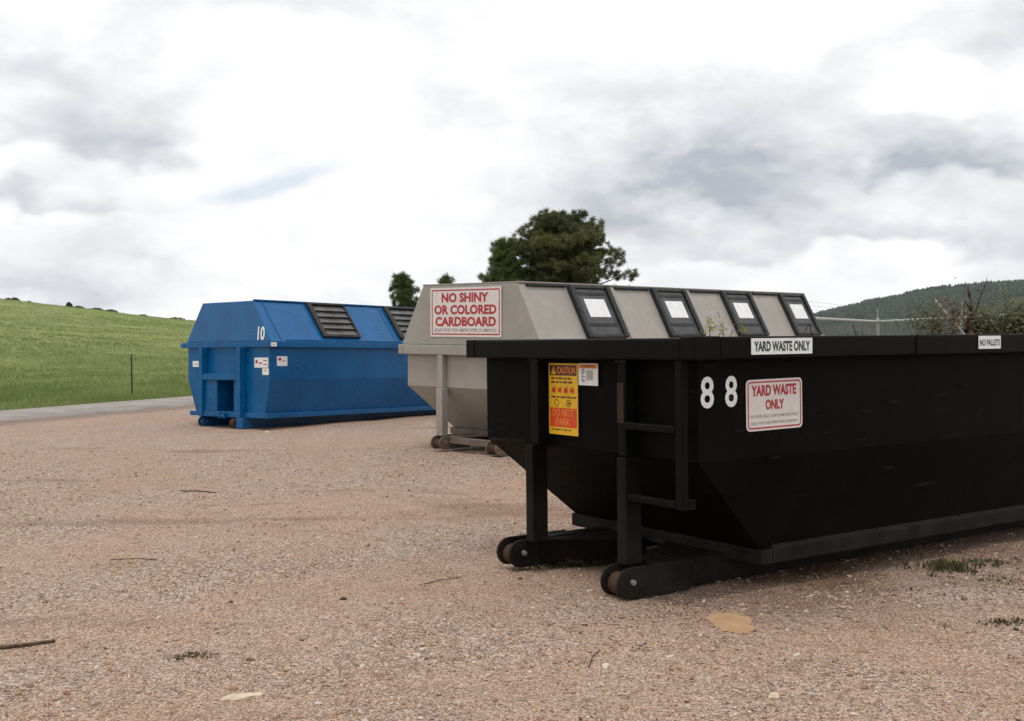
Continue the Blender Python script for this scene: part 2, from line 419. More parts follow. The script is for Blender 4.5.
def np_mesh(name, V, F, mat, parent=None, tint=None, smooth=False):
    me = bpy.data.meshes.new(name)
    V = np.asarray(V, np.float32); F = np.asarray(F, np.int32); k = F.shape[1]
    me.vertices.add(len(V)); me.vertices.foreach_set('co', V.ravel())
    me.loops.add(F.size); me.loops.foreach_set('vertex_index', F.ravel())
    me.polygons.add(len(F)); me.polygons.foreach_set('loop_start', np.arange(0, F.size, k, dtype=np.int32))
    me.update(calc_edges=True)
    if tint is not None:
        at = me.attributes.new('tint', 'FLOAT', 'FACE'); at.data.foreach_set('value', np.asarray(tint, np.float32))
    me.polygons.foreach_set('use_smooth', np.full(len(F), smooth))
    me.materials.append(mat)
    o = bpy.data.objects.new(name, me); COL.objects.link(o)
    if parent: o.parent = parent
    return o
def thing(name, label, cat, loc=(0, 0, 0), rotz=0.0, group=None):
    o = bpy.data.objects.new(name, None); COL.objects.link(o)
    o.empty_display_size = 0.3
    o.location = loc; o.rotation_euler = (0, 0, rotz)
    return tag(o, label, cat, group)
def tag(o, label, cat, group=None):
    o['label'] = label; o['category'] = cat
    if group: o['group'] = group
    return o

# value noise on arrays
def vnoise(x, y, seed=0):
    xi = np.floor(x).astype(np.int64); yi = np.floor(y).astype(np.int64)
    xf = x - xi; yf = y - yi
    def h(a, b):
        n = (a * 374761393 + b * 668265263 + seed * 974634777) & 0x7fffffff
        n = ((n ^ (n >> 13)) * 1274126177) & 0x7fffffff
        return ((n ^ (n >> 16)) & 0xffff) / 65535.0
    u = xf * xf * (3 - 2 * xf); v = yf * yf * (3 - 2 * yf)
    return (h(xi, yi) * (1 - u) + h(xi + 1, yi) * u) * (1 - v) + (h(xi, yi + 1) * (1 - u) + h(xi + 1, yi + 1) * u) * v
def fbm(x, y, oct_=4, seed=0):
    s = 0; a = 1; tot = 0
    for i in range(oct_):
        s = s + a * (vnoise(x * 2 ** i + 13.1 * i, y * 2 ** i + 7.7 * i, seed + i) - 0.5); tot += a; a *= 0.5
    return s / tot

def sstep(a, b, x):
    t_ = np.clip((x - a) / (b - a), 0, 1); return t_ * t_ * (3 - 2 * t_)

# ------------------------------------------------------------------ terrain
def crest(az):     # height of the meadow crest at azimuth (radians, + right)
    return np.interp(az, [-1.6, -0.9, -0.45, -0.36, -0.29, -0.22, -0.1, 0.1, 0.5, 1.6], [10, 10.5, 8.6, 7.0, 5.5, 4.6, 3.2, 1.2, 0.3, 0.3])
def terr(x, y):
    d = np.hypot(x, y); az = np.arctan2(x, y)
    c = crest(az)
    rise = 0.55 * sstep(34, 120, d) + 0.45 * sstep(95, 185, d)
    z = c * rise
    z = z + fbm(x * 0.03, y * 0.03, 4, 3) * 1.1 * sstep(45, 110, d) * sstep(260, 170, d) * np.clip(c / 6, .1, 1)
    z = z + fbm(x * 0.35, y * 0.35, 3, 5) * 0.22 * sstep(33, 50, d)
    z = z - sstep(200, 420, d) * (c * 0.9)
    z = z + fbm(x * 0.004, y * 0.004, 4, 9) * 14 * sstep(420, 1500, d) - 6 * sstep(420, 1500, d)
    return z - 0.03
na, nr = 720, 190
ang = np.concatenate([np.linspace(-math.pi, -0.6, 150, endpoint=False), np.linspace(-0.6, 0.6, 420, endpoint=False), np.linspace(0.6, math.pi, 150, endpoint=False)])
rad = np.concatenate([[0.5], np.geomspace(3, 3600, nr - 1)])
AA, RR = np.meshgrid(ang, rad)
X = RR * np.sin(AA); Y = RR * np.cos(AA); Z = terr(X, Y)
V = np.stack([X, Y, Z], -1).reshape(-1, 3)
i = np.arange(nr - 1)[:, None]; j = np.arange(na)[None, :]
jn = (j + 1) % na
F = np.stack([i * na + j, i * na + jn, (i + 1) * na + jn, (i + 1) * na + j], -1).reshape(-1, 4)[:, ::-1]
F = np.concatenate([F, np.array([[0, na // 4, na // 2, 3 * na // 4]])])
gr = np_mesh('grassland', V, F, MEADOW, smooth=True); gr['kind'] = 'structure'

# road: near edge through two measured points
E0 = np.array([-10.75, 23.4]); E1 = np.array([-8.45, 29.03]); rd = (E1 - E0) / np.linalg.norm(E1 - E0); rn = np.array([-rd[1], rd[0]])
RW = 2.7
def gravelly(x, y):
    a_ = math.radians(-28)
    u_ = x * math.cos(a_) - y * math.sin(a_); v_ = x * math.sin(a_) + y * math.cos(a_)
    return np.clip(0.5 + 2.3 * fbm(u_ * 0.28, v_ * 0.75, 5, 61) + 1.3 * fbm(x * 1.9, y * 1.9, 4, 71), 0, 1)
def lot_h(x, y): return fbm(x * 0.9, y * 0.9, 4, 21) * 0.05 + fbm(x * .45 + y * .2, y * 1.5 - x * .5, 3, 23) * 0.045 * sstep(14, 8, y) + fbm(x * 5, y * 5, 3, 31) * 0.014
def road_x(y):    # centre of road at y
    c = E0 + rn * RW * 0.5; return c[0] + rd[0] * (y - c[1]) / rd[1]
ys = np.concatenate([np.linspace(-25, 2, 40, endpoint=False), np.linspace(2, 14, 190, endpoint=False), np.linspace(14, 36, 150)])
tx = np.linspace(0, 1, 420)
YY, TT = np.meshgrid(ys, tx, indexing='ij')
xc = road_x(YY); XR = 34.0
# finer spacing in the middle of the view
XX = xc + (XR - xc) * TT
lim = np.clip((YY.max(1, keepdims=True) * 0 + 1), 0, 1)
ZZ = lot_h(XX, YY)
V = np.stack([XX, YY, ZZ], -1).reshape(-1, 3); a, b = XX.shape
i = np.arange(a - 1)[:, None]; j = np.arange(b - 1)[None, :]
F = np.stack([i * b + j, i * b + j + 1, (i + 1) * b + j + 1, (i + 1) * b + j], -1).reshape(-1, 4)[:, ::-1]
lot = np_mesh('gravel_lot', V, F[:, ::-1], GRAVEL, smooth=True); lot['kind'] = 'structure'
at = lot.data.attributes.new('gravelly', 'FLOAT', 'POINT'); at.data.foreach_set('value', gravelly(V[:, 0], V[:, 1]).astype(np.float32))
sd_ = (np.stack([V[:, 0], V[:, 1]], 1) - E0) @ rn
shv = sstep(-1.3, -0.5, sd_ + .5 * fbm(V[:, 0] * 1.3, V[:, 1] * 1.3, 3, 8)) * 0.8
at = lot.data.attributes.new('shoulder', 'FLOAT', 'POINT'); at.data.foreach_set('value', shv.astype(np.float32))
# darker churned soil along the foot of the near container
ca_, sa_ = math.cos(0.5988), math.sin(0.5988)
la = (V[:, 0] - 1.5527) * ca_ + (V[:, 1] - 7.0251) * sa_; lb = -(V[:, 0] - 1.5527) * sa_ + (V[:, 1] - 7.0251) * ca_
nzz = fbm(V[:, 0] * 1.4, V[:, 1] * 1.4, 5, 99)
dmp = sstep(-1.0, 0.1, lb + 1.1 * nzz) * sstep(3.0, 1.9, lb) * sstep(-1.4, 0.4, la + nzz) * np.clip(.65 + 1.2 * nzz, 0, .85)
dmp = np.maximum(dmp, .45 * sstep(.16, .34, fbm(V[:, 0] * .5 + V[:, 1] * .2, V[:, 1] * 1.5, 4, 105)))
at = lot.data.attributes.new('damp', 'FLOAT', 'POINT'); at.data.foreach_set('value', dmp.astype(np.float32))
# road slab
mb = MB()
N = 160; V = []
for k in range(N + 1):
    s_ = -60 + 140 * k / N
    wob = 0.13 * mnoise.noise(Vector((s_ * 0.45, 0, 0))); wob2 = 0.15 * mnoise.noise(Vector((s_ * 0.4, 9, 0)))
    for off, z in ((-0.05 + wob, -0.04), (0.0 + wob, 0.045), (RW * .5, 0.06), (RW + wob2, 0.04), (RW + .1 + wob2, -0.06)):
        p = E0 + rd * s_ + rn * off; V.append((p[0], p[1], z + 0.004))
F = [(k * 5 + q, k * 5 + q + 1, (k + 1) * 5 + q + 1, (k + 1) * 5 + q) for k in range(N) for q in range(4)]
rdobj = np_mesh('gravel_road', V, F, ROAD, smooth=True); rdobj['kind'] = 'structure'

# sandy clay patch
def patch(name, x, y, rx, ry, mat, seed):
    n = 64; V = [(x, y, 0.0)]
    for k in range(n):
        an = 2 * math.pi * k / n
        q = 1 + 0.4 * mnoise.noise(Vector((math.cos(an) * 1.4 + seed, math.sin(an) * 1.4, seed))) + 0.22 * mnoise.noise(Vector((math.cos(an) * 6 + seed, math.sin(an) * 6, seed)))
        V.append((x + rx * q * math.cos(an), y + ry * q * math.sin(an), 0))
    V = [(p[0], p[1], float(lot_h(np.array(p[0]), np.array(p[1]))) + (0.016 if k == 0 else 0.004)) for k, p in enumerate(V)]
    o = MB().poly(V, [(0, 1 + k, 1 + (k + 1) % n) for k in range(n)]).build(name, mat)
    o['kind'] = 'structure'
patch('sand_patch', 1.22, 6.24, 0.13, 0.21, SAND, 3)

# wooded hill far right
hx0, hx1 = 150, 3400
xs_ = np.linspace(hx0, hx1, 300); ysr = np.linspace(0, 1, 60)
XX, TT = np.meshgrid(xs_, ysr, indexing='ij')
def hill_top(x):   # ridge height seen at 2600 m: azimuth px -> elevation px
    u = x / 2600 * 1119
    y = np.interp(u, [100, 230, 290, 310, 350, 400, 440, 475, 512, 600, 800, 1500], [0, 1, 12, 22, 33, 43, 49, 51, 53, 57, 48, 30])
    return y / 1119 * 2600
YY = 1500 + 1500 * TT
prof = sstep(0, 0.73, TT) * (1 - 0.5 * sstep(0.75, 1.0, TT))
def hill_z(x, y):
    t_ = (y - 1500) / 1500
    p_ = sstep(0, 0.73, t_) * (1 - 0.5 * sstep(0.75, 1.0, t_))
    return -8 + p_ * (hill_top(x) + 8) + fbm(x * 0.004, y * 0.004, 4, 41) * 26 * sstep(0.05, .3, t_)*sstep(.8,.6,t_)
ZZ = hill_z(XX, YY)
V = np.stack([XX, YY, ZZ], -1).reshape(-1, 3); a, b = XX.shape
i = np.arange(a - 1)[:, None]; j = np.arange(b - 1)[None, :]
F = np.stack([i * b + j, (i + 1) * b + j, (i + 1) * b + j + 1, i * b + j + 1], -1).reshape(-1, 4)
hl = np_mesh('wooded_hill', V, F, WOODED, smooth=True); hl['kind'] = 'structure'
# its trees (far-off wood that reads as one mass)
nt_ = 26000
tx_ = rng.uniform(600, 1800, nt_); ty_ = rng.uniform(1600, 2750, nt_)
dens = fbm(tx_ * 0.006, ty_ * 0.006, 4, 77)
k_ = dens > -0.12; tx_ = tx_[k_]; ty_ = ty_[k_]
tz_ = hill_z(tx_, ty_); th = rng.uniform(6, 12, len(tx_)); tr_ = th * rng.uniform(0.22, 0.36, len(tx_))
V = []; 
n6 = 6
an = np.arange(n6) * 2 * math.pi / n6
ringx = np.cos(an); ringy = np.sin(an)
base = np.stack([tx_[:, None] + tr_[:, None] * ringx * rng.uniform(.7, 1.2, (len(tx_), n6)), ty_[:, None] + tr_[:, None] * ringy, np.repeat((tz_ + th * 0.12)[:, None], n6, 1)], -1)
mid_ = np.stack([tx_[:, None] + .7 * tr_[:, None] * ringx * rng.uniform(.7, 1.2, (len(tx_), n6)), ty_[:, None] + .7 * tr_[:, None] * ringy, np.repeat((tz_ + th * 0.6)[:, None], n6, 1)], -1)
top = np.stack([tx_, ty_, tz_ + th], -1)[:, None, :]
V = np.concatenate([base, mid_, top], 1).reshape(-1, 3)
st = (np.arange(len(tx_)) * 13)[:, None]
fs = []
for q in range(6):
    q2 = (q + 1) % 6
    fs += [[q, q2, 6 + q2], [q, 6 + q2, 6 + q], [6 + q, 6 + q2, 12]]
fs = np.array(fs)
F = (st[:, :, None] + fs[None]).reshape(-1, 3)
wd = np_mesh('conifer_forest', V, F, CONIF, tint=np.repeat(rng.uniform(0, 1, len(tx_)), len(fs)))
tag(wd, 'dark conifer wood covering the far hill at right', 'forest'); wd['kind'] = 'stuff'

# ------------------------------------------------------------------ meadow grass tufts (near the road)
def blades(n_tuft, pos, h0, h1, wd_, nb, spread, name, mat, label, cat, lean=0.35, kind=True, tone=None):
    n = n_tuft * nb
    P0 = np.repeat(pos, nb, 0) + np.concatenate([rng.normal(0, spread, (n, 2)), np.zeros((n, 1))], 1)
    hgt = np.repeat(rng.uniform(h0, h1, n_tuft), nb) * rng.uniform(.6, 1.1, n)
    a_ = rng.uniform(0, 2 * math.pi, n); ln = rng.uniform(0, lean, n) * hgt
    dirx = np.cos(a_); diry = np.sin(a_)
    wx_ = -diry * wd_ * rng.uniform(.6, 1.3, n); wy_ = dirx * wd_
    A = P0 + np.stack([wx_, wy_, np.zeros(n)], 1); B = P0 - np.stack([wx_, wy_, np.zeros(n)], 1)
    M = P0 + np.stack([dirx * ln * .35, diry * ln * .35, hgt * .6], 1)
    C1 = M + np.stack([wx_, wy_, np.zeros(n)], 1) * .7; C2 = M - np.stack([wx_, wy_, np.zeros(n)], 1) * .7
    T = P0 + np.stack([dirx * ln, diry * ln, hgt], 1)
    V = np.stack([A, B, C2, C1, T], 1).reshape(-1, 3)
    k = (np.arange(n) * 5)[:, None, None]
    F = (k + np.array([[0, 1, 2], [0, 2, 3], [3, 2, 4]])[None]).reshape(-1, 3)
    tn = rng.uniform(0, 1, n) if tone is None else np.clip(np.repeat(tone, nb) + rng.normal(0, .15, n), 0, 1)
    o = np_mesh(name, V, F, mat, tint=np.repeat(tn, 3))
    if label: tag(o, label, cat)
    if kind: o['kind'] = 'stuff'
    return o
n = 46000
az = rng.uniform(-0.52, -0.20, n); d = 27 * np.exp(rng.uniform(0, 1, n) ** 1.05 * math.log(178 / 27))
x = d * np.sin(az); y = d * np.cos(az)
# only beyond the road
rel = (np.stack([x, y], 1) - E0) @ rn
keep = rel > RW + 0.05 + rng.uniform(0, .3, n); x, y, d = x[keep], y[keep], d[keep]
pos = np.stack([x, y, terr(x, y)], 1)
tone = 0.5 + 1.7 * fbm(x * 0.10, y * 0.05, 4, 55) + .9 * fbm(x * .6, y * .35, 3, 65)
# tuft size follows the patchiness of the pasture
blades(len(x), pos, 0.05, 0.17, 0.012, 5, 0.12, 'meadow_grass', GRASSB, 'green pasture grass beyond the gravel road at left', 'grass', tone=tone)

# ------------------------------------------------------------------ loose stones on the lot (geometry nodes instances)
def scatter_points():
    n = 230000
    yy = 3.6 + (17 - 3.6) * rng.uniform(0, 1, n) ** 1.35
    xx = rng.uniform(-0.60, 0.60, n) * (yy + 1.0)
    dn = fbm(xx * 0.8, yy * 0.8, 4, 21) + fbm(xx * 3, yy * 3, 3, 91) * .8
    keep = rng.uniform(0, 1, n) < (0.30 + 0.70 * gravelly(xx, yy)) * (0.75 + dn)
    xx, yy = xx[keep], yy[keep]
    sz = 0.0026 * np.exp(rng.gamma(1.4, 0.27, len(xx)))
    sz = np.minimum(sz, 0.016) * (1 + 0.02 * yy)
    return xx, yy, sz
xx, yy, sz = scatter_points()
me = bpy.data.meshes.new('loose_gravel')
me.vertices.add(len(xx))
me.vertices.foreach_set('co', np.stack([xx, yy, lot_h(xx, yy) + sz * 0.15], 1).astype(np.float32).ravel())
at = me.attributes.new('size', 'FLOAT_VECTOR', 'POINT')
sv = np.stack([sz * rng.uniform(.8, 1.5, len(sz)), sz * rng.uniform(.7, 1.2, len(sz)), sz * rng.uniform(.35, .8, len(sz))], 1)
at.data.foreach_set('vector', sv.astype(np.float32).ravel())
at = me.attributes.new('rot', 'FLOAT_VECTOR', 'POINT')
at.data.foreach_set('vector', np.stack([rng.normal(0, .25, len(sz)), rng.normal(0, .25, len(sz)), rng.uniform(0, 6.28, len(sz))], 1).astype(np.float32).ravel())
me.materials.append(PEBBLE)
og = bpy.data.objects.new('loose_gravel', me); COL.objects.link(og)
tag(og, 'loose pinkish and grey stones scattered over the lot', 'gravel'); og['kind'] = 'stuff'
ng = bpy.data.node_groups.new('scatter', 'GeometryNodeTree')
ng.interface.new_socket('Geometry', in_out='INPUT', socket_type='NodeSocketGeometry')
ng.interface.new_socket('Geometry', in_out='OUTPUT', socket_type='NodeSocketGeometry')
G = NT(ng)
gi = G.add('NodeGroupInput'); go = G.add('NodeGroupOutput')
ico = G.add('GeometryNodeMeshIcoSphere'); ico.inputs['Radius'].default_value = 1.0; ico.inputs['Subdivisions'].default_value = 2
nz = G.add('ShaderNodeTexNoise'); nz.inputs['Scale'].default_value = 1.1; nz.inputs['Detail'].default_value = 1
sub_ = G.add('ShaderNodeVectorMath', operation='SUBTRACT'); sub_.inputs[1].default_value = (.5, .5, .5)
G.link(nz.outputs['Color'], sub_.inputs[0])
sc_ = G.add('ShaderNodeVectorMath', operation='SCALE'); sc_.inputs['Scale'].default_value = 1.6; G.link(sub_.outputs[0], sc_.inputs[0])
spn = G.add('GeometryNodeSetPosition'); G.link(ico.outputs[0], spn.inputs['Geometry']); G.link(sc_.outputs[0], spn.inputs['Offset'])
sm = G.add('GeometryNodeSetMaterial'); sm.inputs['Material'].default_value = PEBBLE; G.link(spn.outputs[0], sm.inputs[0])
iop = G.add('GeometryNodeInstanceOnPoints')
a1 = G.add('GeometryNodeInputNamedAttribute', data_type='FLOAT_VECTOR'); a1.inputs['Name'].default_value = 'size'
a2 = G.add('GeometryNodeInputNamedAttribute', data_type='FLOAT_VECTOR'); a2.inputs['Name'].default_value = 'rot'
G.link(gi.outputs[0], iop.inputs['Points']); G.link(sm.outputs[0], iop.inputs['Instance'])
G.link(a2.outputs[0], iop.inputs['Rotation']); G.link(a1.outputs[0], iop.inputs['Scale'])
G.link(iop.outputs[0], go.inputs[0])
mdf = og.modifiers.new('scatter', 'NODES'); mdf.node_group = ng

# ------------------------------------------------------------------ lettering and signs
def text_mesh(body, w_, h_, x=0.0, y=0.0, bold=0.02, z=0.0):
    """verts/faces of a flat line of text fitted to w_ x h_, lower left at x, y"""
    cu = bpy.data.curves.new('t', 'FONT'); cu.body = body; cu.size = 1.0; cu.offset = bold; cu.resolution_u = 3
    ob = bpy.data.objects.new('t', cu)
    me = bpy.data.meshes.new_from_object(ob)
    v = np.array([q.co[:] for q in me.vertices]); f = [tuple(p.vertices) for p in me.polygons]
    bpy.data.objects.remove(ob); bpy.data.curves.remove(cu); bpy.data.meshes.remove(me)
    lo = v.min(0); hi = v.max(0)
    v[:, 0] = x + (v[:, 0] - lo[0]) / (hi[0] - lo[0]) * w_
    v[:, 1] = y + (v[:, 1] - lo[1]) / (hi[1] - lo[1]) * h_
    v[:, 2] = z
    return v, f
def lettering(lines, mat, parent, mw=None, name='lettering', z=0.0045):
    mb = MB()
    for ln in lines:
        v, f = text_mesh(*ln[:5], bold=ln[5] if len(ln) > 5 else 0.02, z=z)
        k = len(mb.v); mb.v += [tuple(q) for q in v]; mb.f += [tuple(k + i_ for i_ in p) for p in f]; mb.t += [0] * len(f)
    me = bpy.data.meshes.new(name); me.from_pydata(mb.v, [], mb.f); me.update(); me.materials.append(mat)
    o = bpy.data.objects.new(name, me); COL.objects.link(o); o.parent = parent
    if name == 'small_lettering': o['kind'] = 'stuff'
    if mw is not None: o.matrix_local = mw
    return o
def rrect(w_, h_, r, z0, z1, x=0.0, y=0.0, n=5, warp=0.0):
    pts = []
    for cx_, cy_, a0 in ((w_ - r, r, -90), (w_ - r, h_ - r, 0), (r, h_ - r, 90), (r, r, 180)):
        for k in range(n):
            a_ = R(a0 + 90 * k / (n - 1)); pts.append((x + cx_ + r * math.cos(a_), y + cy_ + r * math.sin(a_)))
    return pts
def plate(name, w_, h_, r, mat, parent, mw=None, z0=0.0, z1=0.003, x=0, y=0, label=None):
    pts = rrect(w_, h_, r, z0, z1, x, y)
    o = MB().prism([(p[0], p[1], z0) for p in pts], (0, 0, z1 - z0)).build(name, mat, parent, label=label)
    if mw is not None: o.matrix_local = mw
    return o
def ring(name, w_, h_, r, t_, mat, parent, z=0.004, x=0, y=0):
    a_ = rrect(w_, h_, r, 0, 0, x, y); b_ = rrect(w_ - 2 * t_, h_ - 2 * t_, max(r - t_, .001), 0, 0, x + t_, y + t_)
    n = len(a_)
    o = MB().poly([(p[0], p[1], z) for p in a_] + [(p[0], p[1], z) for p in b_], [(i_, (i_ + 1) % n, n + (i_ + 1) % n, n + i_) for i_ in range(n)]).build(name, mat, parent)
    return o
def bars(rects, mat, parent, name, z=0.0045):
    mb = MB()
    for x0, x1, y0, y1 in rects: mb.poly([(x0, y0, z), (x1, y0, z), (x1, y1, z), (x0, y1, z)], [(0, 1, 2, 3)])
    o = mb.build(name, mat, parent)
    if name in ('small_print', 'pictograms', 'print', 'worker_pictogram'): o['kind'] = 'stuff'
    return o
def frame_side(a_, b_, z_):     # on the long side, facing -b: x -> +a, y -> up
    return Matrix(((1, 0, 0, a_), (0, 0, -1, b_), (0, 1, 0, z_), (0, 0, 0, 1)))
def frame_end(a_, b_, z_):      # on the front end, facing -a: x -> -b, y -> up
    return Matrix(((0, 0, -1, a_), (-1, 0, 0, b_), (0, 1, 0, z_), (0, 0, 0, 1)))

def place(root, px, py, yaw, ta=0.0, tb=0.0, z=0.0):
    A = Vector((math.cos(yaw), math.sin(yaw), ta)).normalized()
    B = Vector((-math.sin(yaw), math.cos(yaw), tb)); B = (B - A * B.dot(A)).normalized()
    C_ = A.cross(B)
    M = Matrix((A, B, C_)).transposed().to_4x4(); M.translation = (px, py, z)
    root.matrix_world = M

# ------------------------------------------------------------------ shared bin pieces
def tub(name, mat, parent, a0, a1, b0, b1, ztop, zcr, zbot, ab0, ab1, bb0, bb1, thick=0.01):
    """open hopper: straight upper walls, lower walls sloping in to the base"""
    t_ = [(a0, b0), (a1, b0), (a1, b1), (a0, b1)]; bt = [(ab0, bb0), (ab1, bb0), (ab1, bb1), (ab0, bb1)]
    V = [(p[0], p[1], ztop) for p in t_] + [(p[0], p[1], zcr) for p in t_] + [(p[0], p[1], zbot) for p in bt]
    F = []
    for k in range(4):
        k2 = (k + 1) % 4
        F += [(k, k2, 4 + k2, 4 + k), (4 + k, 4 + k2, 8 + k2, 8 + k)]
    F.append((8, 9, 10, 11))
    mb = MB().poly(V, F)
    o = mb.build(name, mat, parent)
    so = o.modifiers.new('wall', 'SOLIDIFY'); so.thickness = thick; so.offset = -1
    be = o.modifiers.new('bevel', 'BEVEL'); be.width = 0.012; be.segments = 2; be.limit_method = 'ANGLE'; be.angle_limit = R(15)
    return o
def rail(parent, name, mat, *bx, bevel=0.006, label=None):
    return MB().box(*bx).build(name, mat, parent, bevel, label=label)
def fork_plate(parent, a0, a1, b0, b1, z0, z1, mat):
    h = z1 - z0; r = h * 0.5; pts = []
    for k in range(9):
        an = R(90 + 22.5 * k); pts.append((a0 + r + r * math.cos(an), b0, z0 + r + r * math.sin(an)))
    pts += [(a1, b0, z0), (a1, b0, z1)]
    return MB().prism(pts, (0, b1 - b0, 0)).build('skid_plate', mat, parent, 0.003)
def skid(parent, bo, bi, a0, L, mat, sgn, z0=0.012, z1=0.2, plates=True):
    """long rail; its front fork holds a steel roller between two plates. bo outer edge, bi inner edge"""
    lo, hi = min(bo, bi), max(bo, bi)
    MB().box(a0 + 0.34, L, lo + 0.02, hi - 0.02, z0 + 0.012, z1).build('skid_rail', mat, parent, 0.006)
    fork_plate(parent, a0, a0 + 0.60, lo, lo + 0.018, z0, z1 + 0.006, mat)
    fork_plate(parent, a0, a0 + 0.60, hi - 0.018, hi, z0, z1 + 0.006, mat)
    rc = (z1 - z0) * 0.5
    r_ = MB().tube((a0 + rc * 1.15, lo + 0.024, z0 + rc * 0.85), (a0 + rc * 1.15, hi - 0.024, z0 + rc * 0.85), rc * 0.74, n=24).build('roller', RUST, parent, 0.004)
    MB().tube((a0 + rc * 1.25, lo - 0.018, z0 + rc * 1.1), (a0 + rc * 1.25, lo, z0 + rc * 1.1), 0.019, n=6).tube((a0 + rc * 1.25, lo - 0.024, z0 + rc * 1.1), (a0 + rc * 1.25, lo - 0.018, z0 + rc * 1.1), 0.009, n=8).build('axle_pin', GALV_D, r_)
    if True:
        MB().tube((L - .9, lo + 0.03, rc), (L - .9, hi - 0.03, rc), rc * .9, n=16).build('roller', RUST, parent, 0.004)

# ------------------------------------------------------------------ BLACK OPEN BIN
bk = thing('open_dumpster', 'open black roll-off dumpster numbered 88, nearest the camera at right', 'dumpster')
place(bk, 1.5527, 7.0251, 0.5988)
LB = 5.95
tub('body', BLACK, bk, -0.68, LB, -0.156, 2.097, 1.50, 0.875, 0.262, 0.012, LB, 0.016, 1.925)
# rim members
def rimseg(parent, mat, *bx): return MB().box(*bx).build('rim_rail', mat, parent, 0.010)
rimseg(bk, BLACK_RIM, -0.80, -0.583, -0.256, -0.136, 1.476, 1.614)
rimseg(bk, BLACK_RIM, -0.578, 1.234, -0.253, -0.136, 1.478, 1.611)
rimseg(bk, BLACK_RIM, 1.240, LB + .1, -0.256, -0.136, 1.476, 1.612)
rimseg(bk, BLACK_RIM, -0.797, -0.66, -0.134, 2.075, 1.476, 1.603)
rimseg(bk, BLACK_RIM, -0.80, LB + .1, 2.077, 2.197, 1.476, 1.608)
rimseg(bk, BLACK_RIM, LB - .02, LB + .1, -0.134, 2.075, 1.476, 1.61)
for a_ in (-0.5805, 1.237):
    MB().tube((a_, -0.254, 1.482), (a_, -0.254, 1.606), 0.0065, n=6).build('weld_seam', BLACK_DUSTY, bk)
# base frame
rail(bk, 'base_rail', BLACK_DUSTY, 0.10, LB, -0.012, 0.08, 0.168, 0.262)
rail(bk, 'base_rail', BLACK_DUSTY, 0.10, LB, 1.86, 1.95, 0.168, 0.262)
rail(bk, 'base_sill', BLACK_DUSTY, -0.004, 0.098, -0.012, 1.952, 0.168, 0.264)
for k in range(7):
    rail(bk, 'cross_member', BLACK, 0.6 + k * .8, 0.68 + k * .8, 0.082, 1.858, 0.17, 0.255)
# thin floor lip catching dust along the foot of the wall
MB().prism([(0.10, -0.012, 0.262), (0.10, 0.02, 0.262), (0.10, 0.022, 0.30)], (LB - .12, 0, 0)).build('foot_lip', BLACK_DUSTY, bk)
skid(bk, 0.29, 0.46, -0.925, LB, BLACK_DUSTY, 1)
skid(bk, 1.65, 1.48, -0.905, LB, BLACK_DUSTY, -1)
for s_ in (0, 1):
    f_ = (lambda q: q) if s_ == 0 else (lambda q: 1.94 - q)
    MB().prism([(-0.66, f_(0.462), 0.188), (-0.006, f_(0.462), 0.188), (-0.006, f_(0.86), 0.188)], (0, 0, 0.012)).build('gusset_plate', BLACK_DUSTY, bk)
    MB().prism([(-0.66, f_(0.462), 0.04), (-0.006, f_(0.86), 0.04), (-0.006, f_(0.85), 0.04), (-0.66, f_(0.45), 0.04)], (0, 0, 0.146)).build('gusset_web', BLACK, bk)
# posts
for (u0, u1, l0, l1, zs) in ((0.385, 0.460, 0.362, 0.450, 0.868), (1.315, 1.40, 1.352, 1.438, 0.875)):
    p_ = MB().box(-0.772, -0.682, u0, u1, zs + .002, 1.476).build('post', BLACK_RIM, bk, 0.008)
    MB().box(-0.795, -0.665, l0, l1, 0.206, zs).build('post_sleeve', BLACK_DUSTY, p_, 0.008)
    MB().box(-0.785, -0.682, u0 - .02, u1 + .01, 1.455, 1.474).build('cap_plate', BLACK_DUSTY, p_, 0.004)
# rust scuff plate on near post
MB().box(-0.7765, -0.7722, 0.40, 0.46, 1.08, 1.33).build('rust_scuff', RUST, bk, 0.001)
# ladder
ld = MB().box(-0.785, -0.735, -0.135, -0.075, 0.60, 1.476).build('ladder_rail', BLACK_RIM, bk, 0.006)
for z_ in (1.045, 0.605):
    MB().box(-0.788, -0.742, -0.074, 0.358 if z_ < .8 else 0.388, z_, z_ + 0.045).build('rung', BLACK_RIM, ld, 0.008)
MB().box(-0.735, -0.68, -0.135, -0.085, 0.60, 0.66).build('ladder_bracket', BLACK_RIM, ld, 0.004)
# side hooks and welded lugs
for a_, z_ in ((1.05, 1.16), (1.85, 1.24), (2.9, 1.2), (-0.1, 0.86), (1.0, 0.72)):
    MB().box(a_, a_ + 0.10, -0.172, -0.1555, z_, z_ + 0.010).build('weld_lug', BLACK_DUSTY, bk, 0.003)
for a_ in (0.12, 1.15, 2.1, 3.3):
    MB().tube((a_, -0.006, 0.262), (a_ - .015, 0.004, 0.31), 0.004, n=5).build('bent_wire', BLACK_DUSTY, bk)

# 88
for k, (x0, x1) in enumerate(((-0.66, -0.553), (-0.461, -0.360))):
    lettering([('8', x1 - x0, 0.188, 0, 0, 0.018)], WHITE, bk, frame_side(x0, -0.158, 1.19), 'number_decal', z=0.002)
